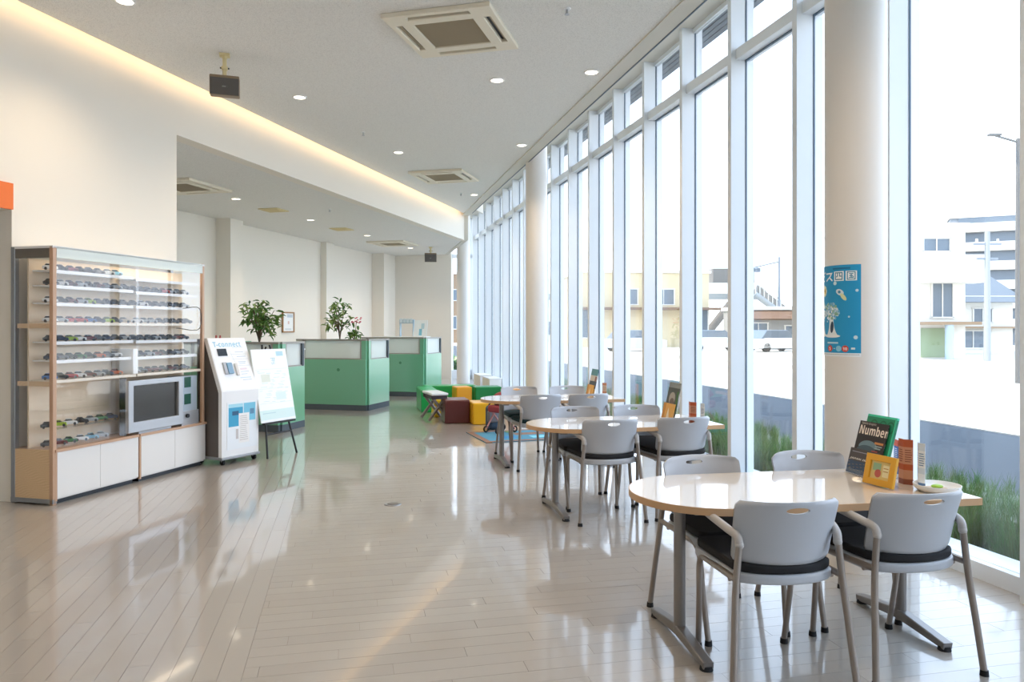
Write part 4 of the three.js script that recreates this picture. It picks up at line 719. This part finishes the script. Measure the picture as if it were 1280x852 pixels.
building('apartment_tower', 'tall grey apartment block with dark balconies at the far right', 60.3, 92, 9.5, 14, 15.6, -0.45, bM.grey, [], (t) => {
  for (let k = 0; k < 6; k++) { const f = mesh('balcony', [box(8.6, 1.1, 1.0, 0.3, 2.2 + k * 2.4, 0.5)], bM.white, t); mesh('recess', box(8.4, 1.1, 0.1, 0.3, 3.35 + k * 2.4, 0.06), bM.glass, f); }
});
building('tiled_house', 'house with a grey tiled roof below the apartment block', 28.2, 46, 6.2, 7, 3.4, 0, bM.white, [[-0.9, 2.4, 1.2, 0.9], [1.2, 2.4, 1.2, 0.9], [0.6, 0.9, 2.2, 1.1]], (t) => { mesh('roof', side([[0.9, 3.2], [-3.5, 5.4], [-7.9, 3.2]], 7.0), bM.roof, t); mesh('eave', box(6.6, 0.12, 0.7, 0, 1.65, 0.3), bM.tan, t); });
building('cream_shop', 'cream low building seen through the middle panes', 11.0, 61, 11, 9, 6.2, 0.1, bM.cream, [[-4.5, 2.0, 1.6, 2.4], [-1.5, 4.2, 1.8, 1.3], [1.6, 4.2, 1.8, 1.3], [4.6, 2.0, 1.6, 2.4]], (t) => mesh('awning', box(12.6, 0.2, 1.2, 0, 3.2, 0.6), bM.brown, t));
building('brown_roofed_shop', 'low shop with a brown awning under the footbridge stairs', 19.6, 55, 5.0, 4.5, 3.0, 0, std(0x8f8f8c, 0.8), [[-1.2, 1.2, 1.4, 1.6], [1.4, 1.2, 1.2, 1.2]], (t) => { mesh('awning', side([[1.0, 2.3], [-0.1, 3.0], [-0.1, 2.2]], 5.3), bM.brown, t); });
building('pale_house', 'pale house beyond the far end of the windows', 5.2, 86, 7, 7, 7.2, 0, bM.white, [[-1.5, 4.6, 1.3, 1.2], [1.5, 4.6, 1.3, 1.2], [0, 1.6, 2.4, 1.6]]);
building('tan_house', 'tan house seen through the narrow far strip', -6.6, 80, 5, 7, 7.5, 0, bM.tan, [[0, 5.2, 1.4, 1.2], [0.6, 2.2, 1.4, 1.4]]);
{
  const t = thing('footbridge', 'white pedestrian footbridge with stairs across the street', 'footbridge', [0, -0.1, -75]);
  mesh('deck', box(27, 0.55, 2.2, 12, 4.8, 0), bM.steel, t); mesh('side_panel', box(27, 1.1, 0.08, 12, 5.6, 1.1), bM.white, t); mesh('side_panel', box(27, 1.1, 0.08, 12, 5.6, -1.1), bM.white, t);
  mesh('stair_head', box(4.2, 2.2, 2.4, 22.6, 6.6, -1.2), std(0x6f6c68, 0.8), t);
  mesh('stair_flight', [rod([24.2, 5.0, 1.6], [30.4, 0.4, 1.6], 0.32, 6)], bM.steel, t); mesh('stair_flight', [rod([22.4, 4.9, 1.8], [18.6, 0.3, 2.6], 0.4, 6)], std(0x5f5a55, 0.8), t);
  mesh('stair_wall', [new THREE.BoxGeometry(7.8, 0.9, 0.1).rotateZ(-0.638).translate(27.4, 3.2, 1.45)], std(0x8a8680, 0.8), t);
  for (let k = 0; k < 15; k++) mesh('baluster', rod([24.3 + k * 0.42, 5.0 - k * 0.31, 1.6], [24.3 + k * 0.42, 6.2 - k * 0.31, 1.6], 0.05, 6), bM.white, t);
  mesh('handrail', rod([24.2, 6.3, 1.6], [30.4, 1.7, 1.6], 0.1, 8), bM.white, t);
  for (const x of [1, 22.6]) mesh('pier', rod([x, 0, 0], [x, 4.6, 0], 0.35, 16), bM.steel, t);
}
function lampPost(X, Z, h, label) {
  const t = thing('street_lamp', label, 'street lamp', [X, -0.1, -Z]);
  mesh('post', cyl(0.05, 0.08, h, 0, h / 2, 0, 16), std(0x5c5a57, 0.5), t); mesh('arm', rod([0, h - 0.1, 0], [-0.62, h + 0.08, 0], 0.03), std(0x5c5a57, 0.5), t); mesh('lantern', rbox(0.34, 0.06, 0.14, 0.02, -0.64, h + 0.1, 0), std(0x5c5a57, 0.5), t);
}
lampPost(13.75, 20, 6.75, 'grey street lamp at the right edge outside');
{
  const t = thing('utility_pole', 'pale concrete utility pole before the tiled house', 'utility pole', [22.6, -0.1, -35]);
  mesh('post', cyl(0.11, 0.16, 6.2, 0, 3.1, 0, 14), bM.steel, t); mesh('cross_arm', [box(1.3, 0.1, 0.1, 0, 5.6, 0), box(1.0, 0.1, 0.1, 0, 4.9, 0)], bM.grey, t); for (const x of [-0.5, 0, 0.5]) mesh('insulator', cyl(0.05, 0.07, 0.2, x, 5.75, 0, 10), bM.white, t);
  const u = thing('traffic_signal', 'traffic signal gantry arm beside the footbridge stairs', 'traffic signal', [22.5, -0.1, -62]);
  mesh('post', cyl(0.1, 0.13, 7.6, 0, 3.8, 0, 14), bM.grey, u); mesh('arm', rod([0, 7.2, 0], [-2.6, 6.6, 0], 0.07), bM.grey, u); mesh('signal_head', rbox(1.2, 0.4, 0.3, 0.08, -2.2, 6.5, 0.1), bM.grey, u); for (const x of [-2.55, -2.2, -1.85]) mesh('lens', cyl(0.13, 0.13, 0.06, 0, 0, 0, 16).rotateX(Math.PI / 2).translate(x, 6.5, 0.27), bM.roof, u);
}
function parkedCar(X, Z, turn, c, label) {
  const t = thing('parked_car', label, 'car', [X, -0.1, -Z], turn, 'cars outside'), k = new THREE.Shape(); [[-2.1, 0.3], [-2.15, 0.75], [-1.3, 0.9], [1.2, 0.9], [2.1, 0.72], [2.1, 0.3]].forEach(([x, y], i) => i ? k.lineTo(x, y) : k.moveTo(x, y)); k.closePath();
  const q = new THREE.Shape(); [[-1.7, 0.88], [-1.2, 1.42], [0.5, 1.42], [1.2, 0.88]].forEach(([x, y], i) => i ? q.lineTo(x, y) : q.moveTo(x, y)); q.closePath();
  const ex = (s, w) => new THREE.ExtrudeGeometry(s, { depth: w, bevelEnabled: true, bevelSize: 0.05, bevelThickness: 0.05, bevelSegments: 2 }).translate(0, 0, -w / 2);
  mesh('body', ex(k, 1.6), std(c, 0.3), t); mesh('windows', ex(q, 1.35), bM.glass, t); for (const x of [-1.35, 1.35]) for (const z of [-0.75, 0.75]) mesh('wheel', cyl(0.31, 0.31, 0.2, 0, 0, 0, 20).rotateX(Math.PI / 2).translate(x, 0.31, z), M.rubber, t);
}
parkedCar(8.4, 51, 0.1, 0xb9bec4, 'silver car parked beyond the middle panes');
parkedCar(14.3, 52, 0.05, 0xe6e6e2, 'white car parked before the cream building');
parkedCar(17.8, 50, 0.4, 0xeceae6, 'white van-like car under the footbridge stairs');
{
  const t = thing('pylon_sign', 'pale blue rounded pylon sign beyond the far windows', 'sign', inW(5.0, 27, -0.1), 0.1);
  const g = new THREE.Shape(); g.moveTo(-0.22, 0); g.lineTo(0.22, 0); g.lineTo(0.22, 5.2); g.absarc(0, 5.2, 0.22, 0, Math.PI, false); g.closePath(); mesh('panel', new THREE.ExtrudeGeometry(g, { depth: 0.16, bevelEnabled: true, bevelSize: 0.02, bevelThickness: 0.02 }).translate(0, 0, -0.08), std(0xa9c4dd, 0.5), t); mesh('base', box(0.7, 0.12, 0.5, 0, 0.06, 0), bM.grey, t);
  const [hx, , hz] = inW(3.2, 24.5); const lf = []; for (let k = 0; k < 60; k++) lf.push(new THREE.IcosahedronGeometry(rr(0.1, 0.2), 0).translate(rr(-0.8, 0.8), rr(0.1, 0.75), rr(-0.35, 0.35)));
  solo('hedge', 'clipped green hedge outside the far strip window', 'hedge', lf, M.leaf, [hx, -0.1, hz], WT);
}
renderer.render(scene, camera);
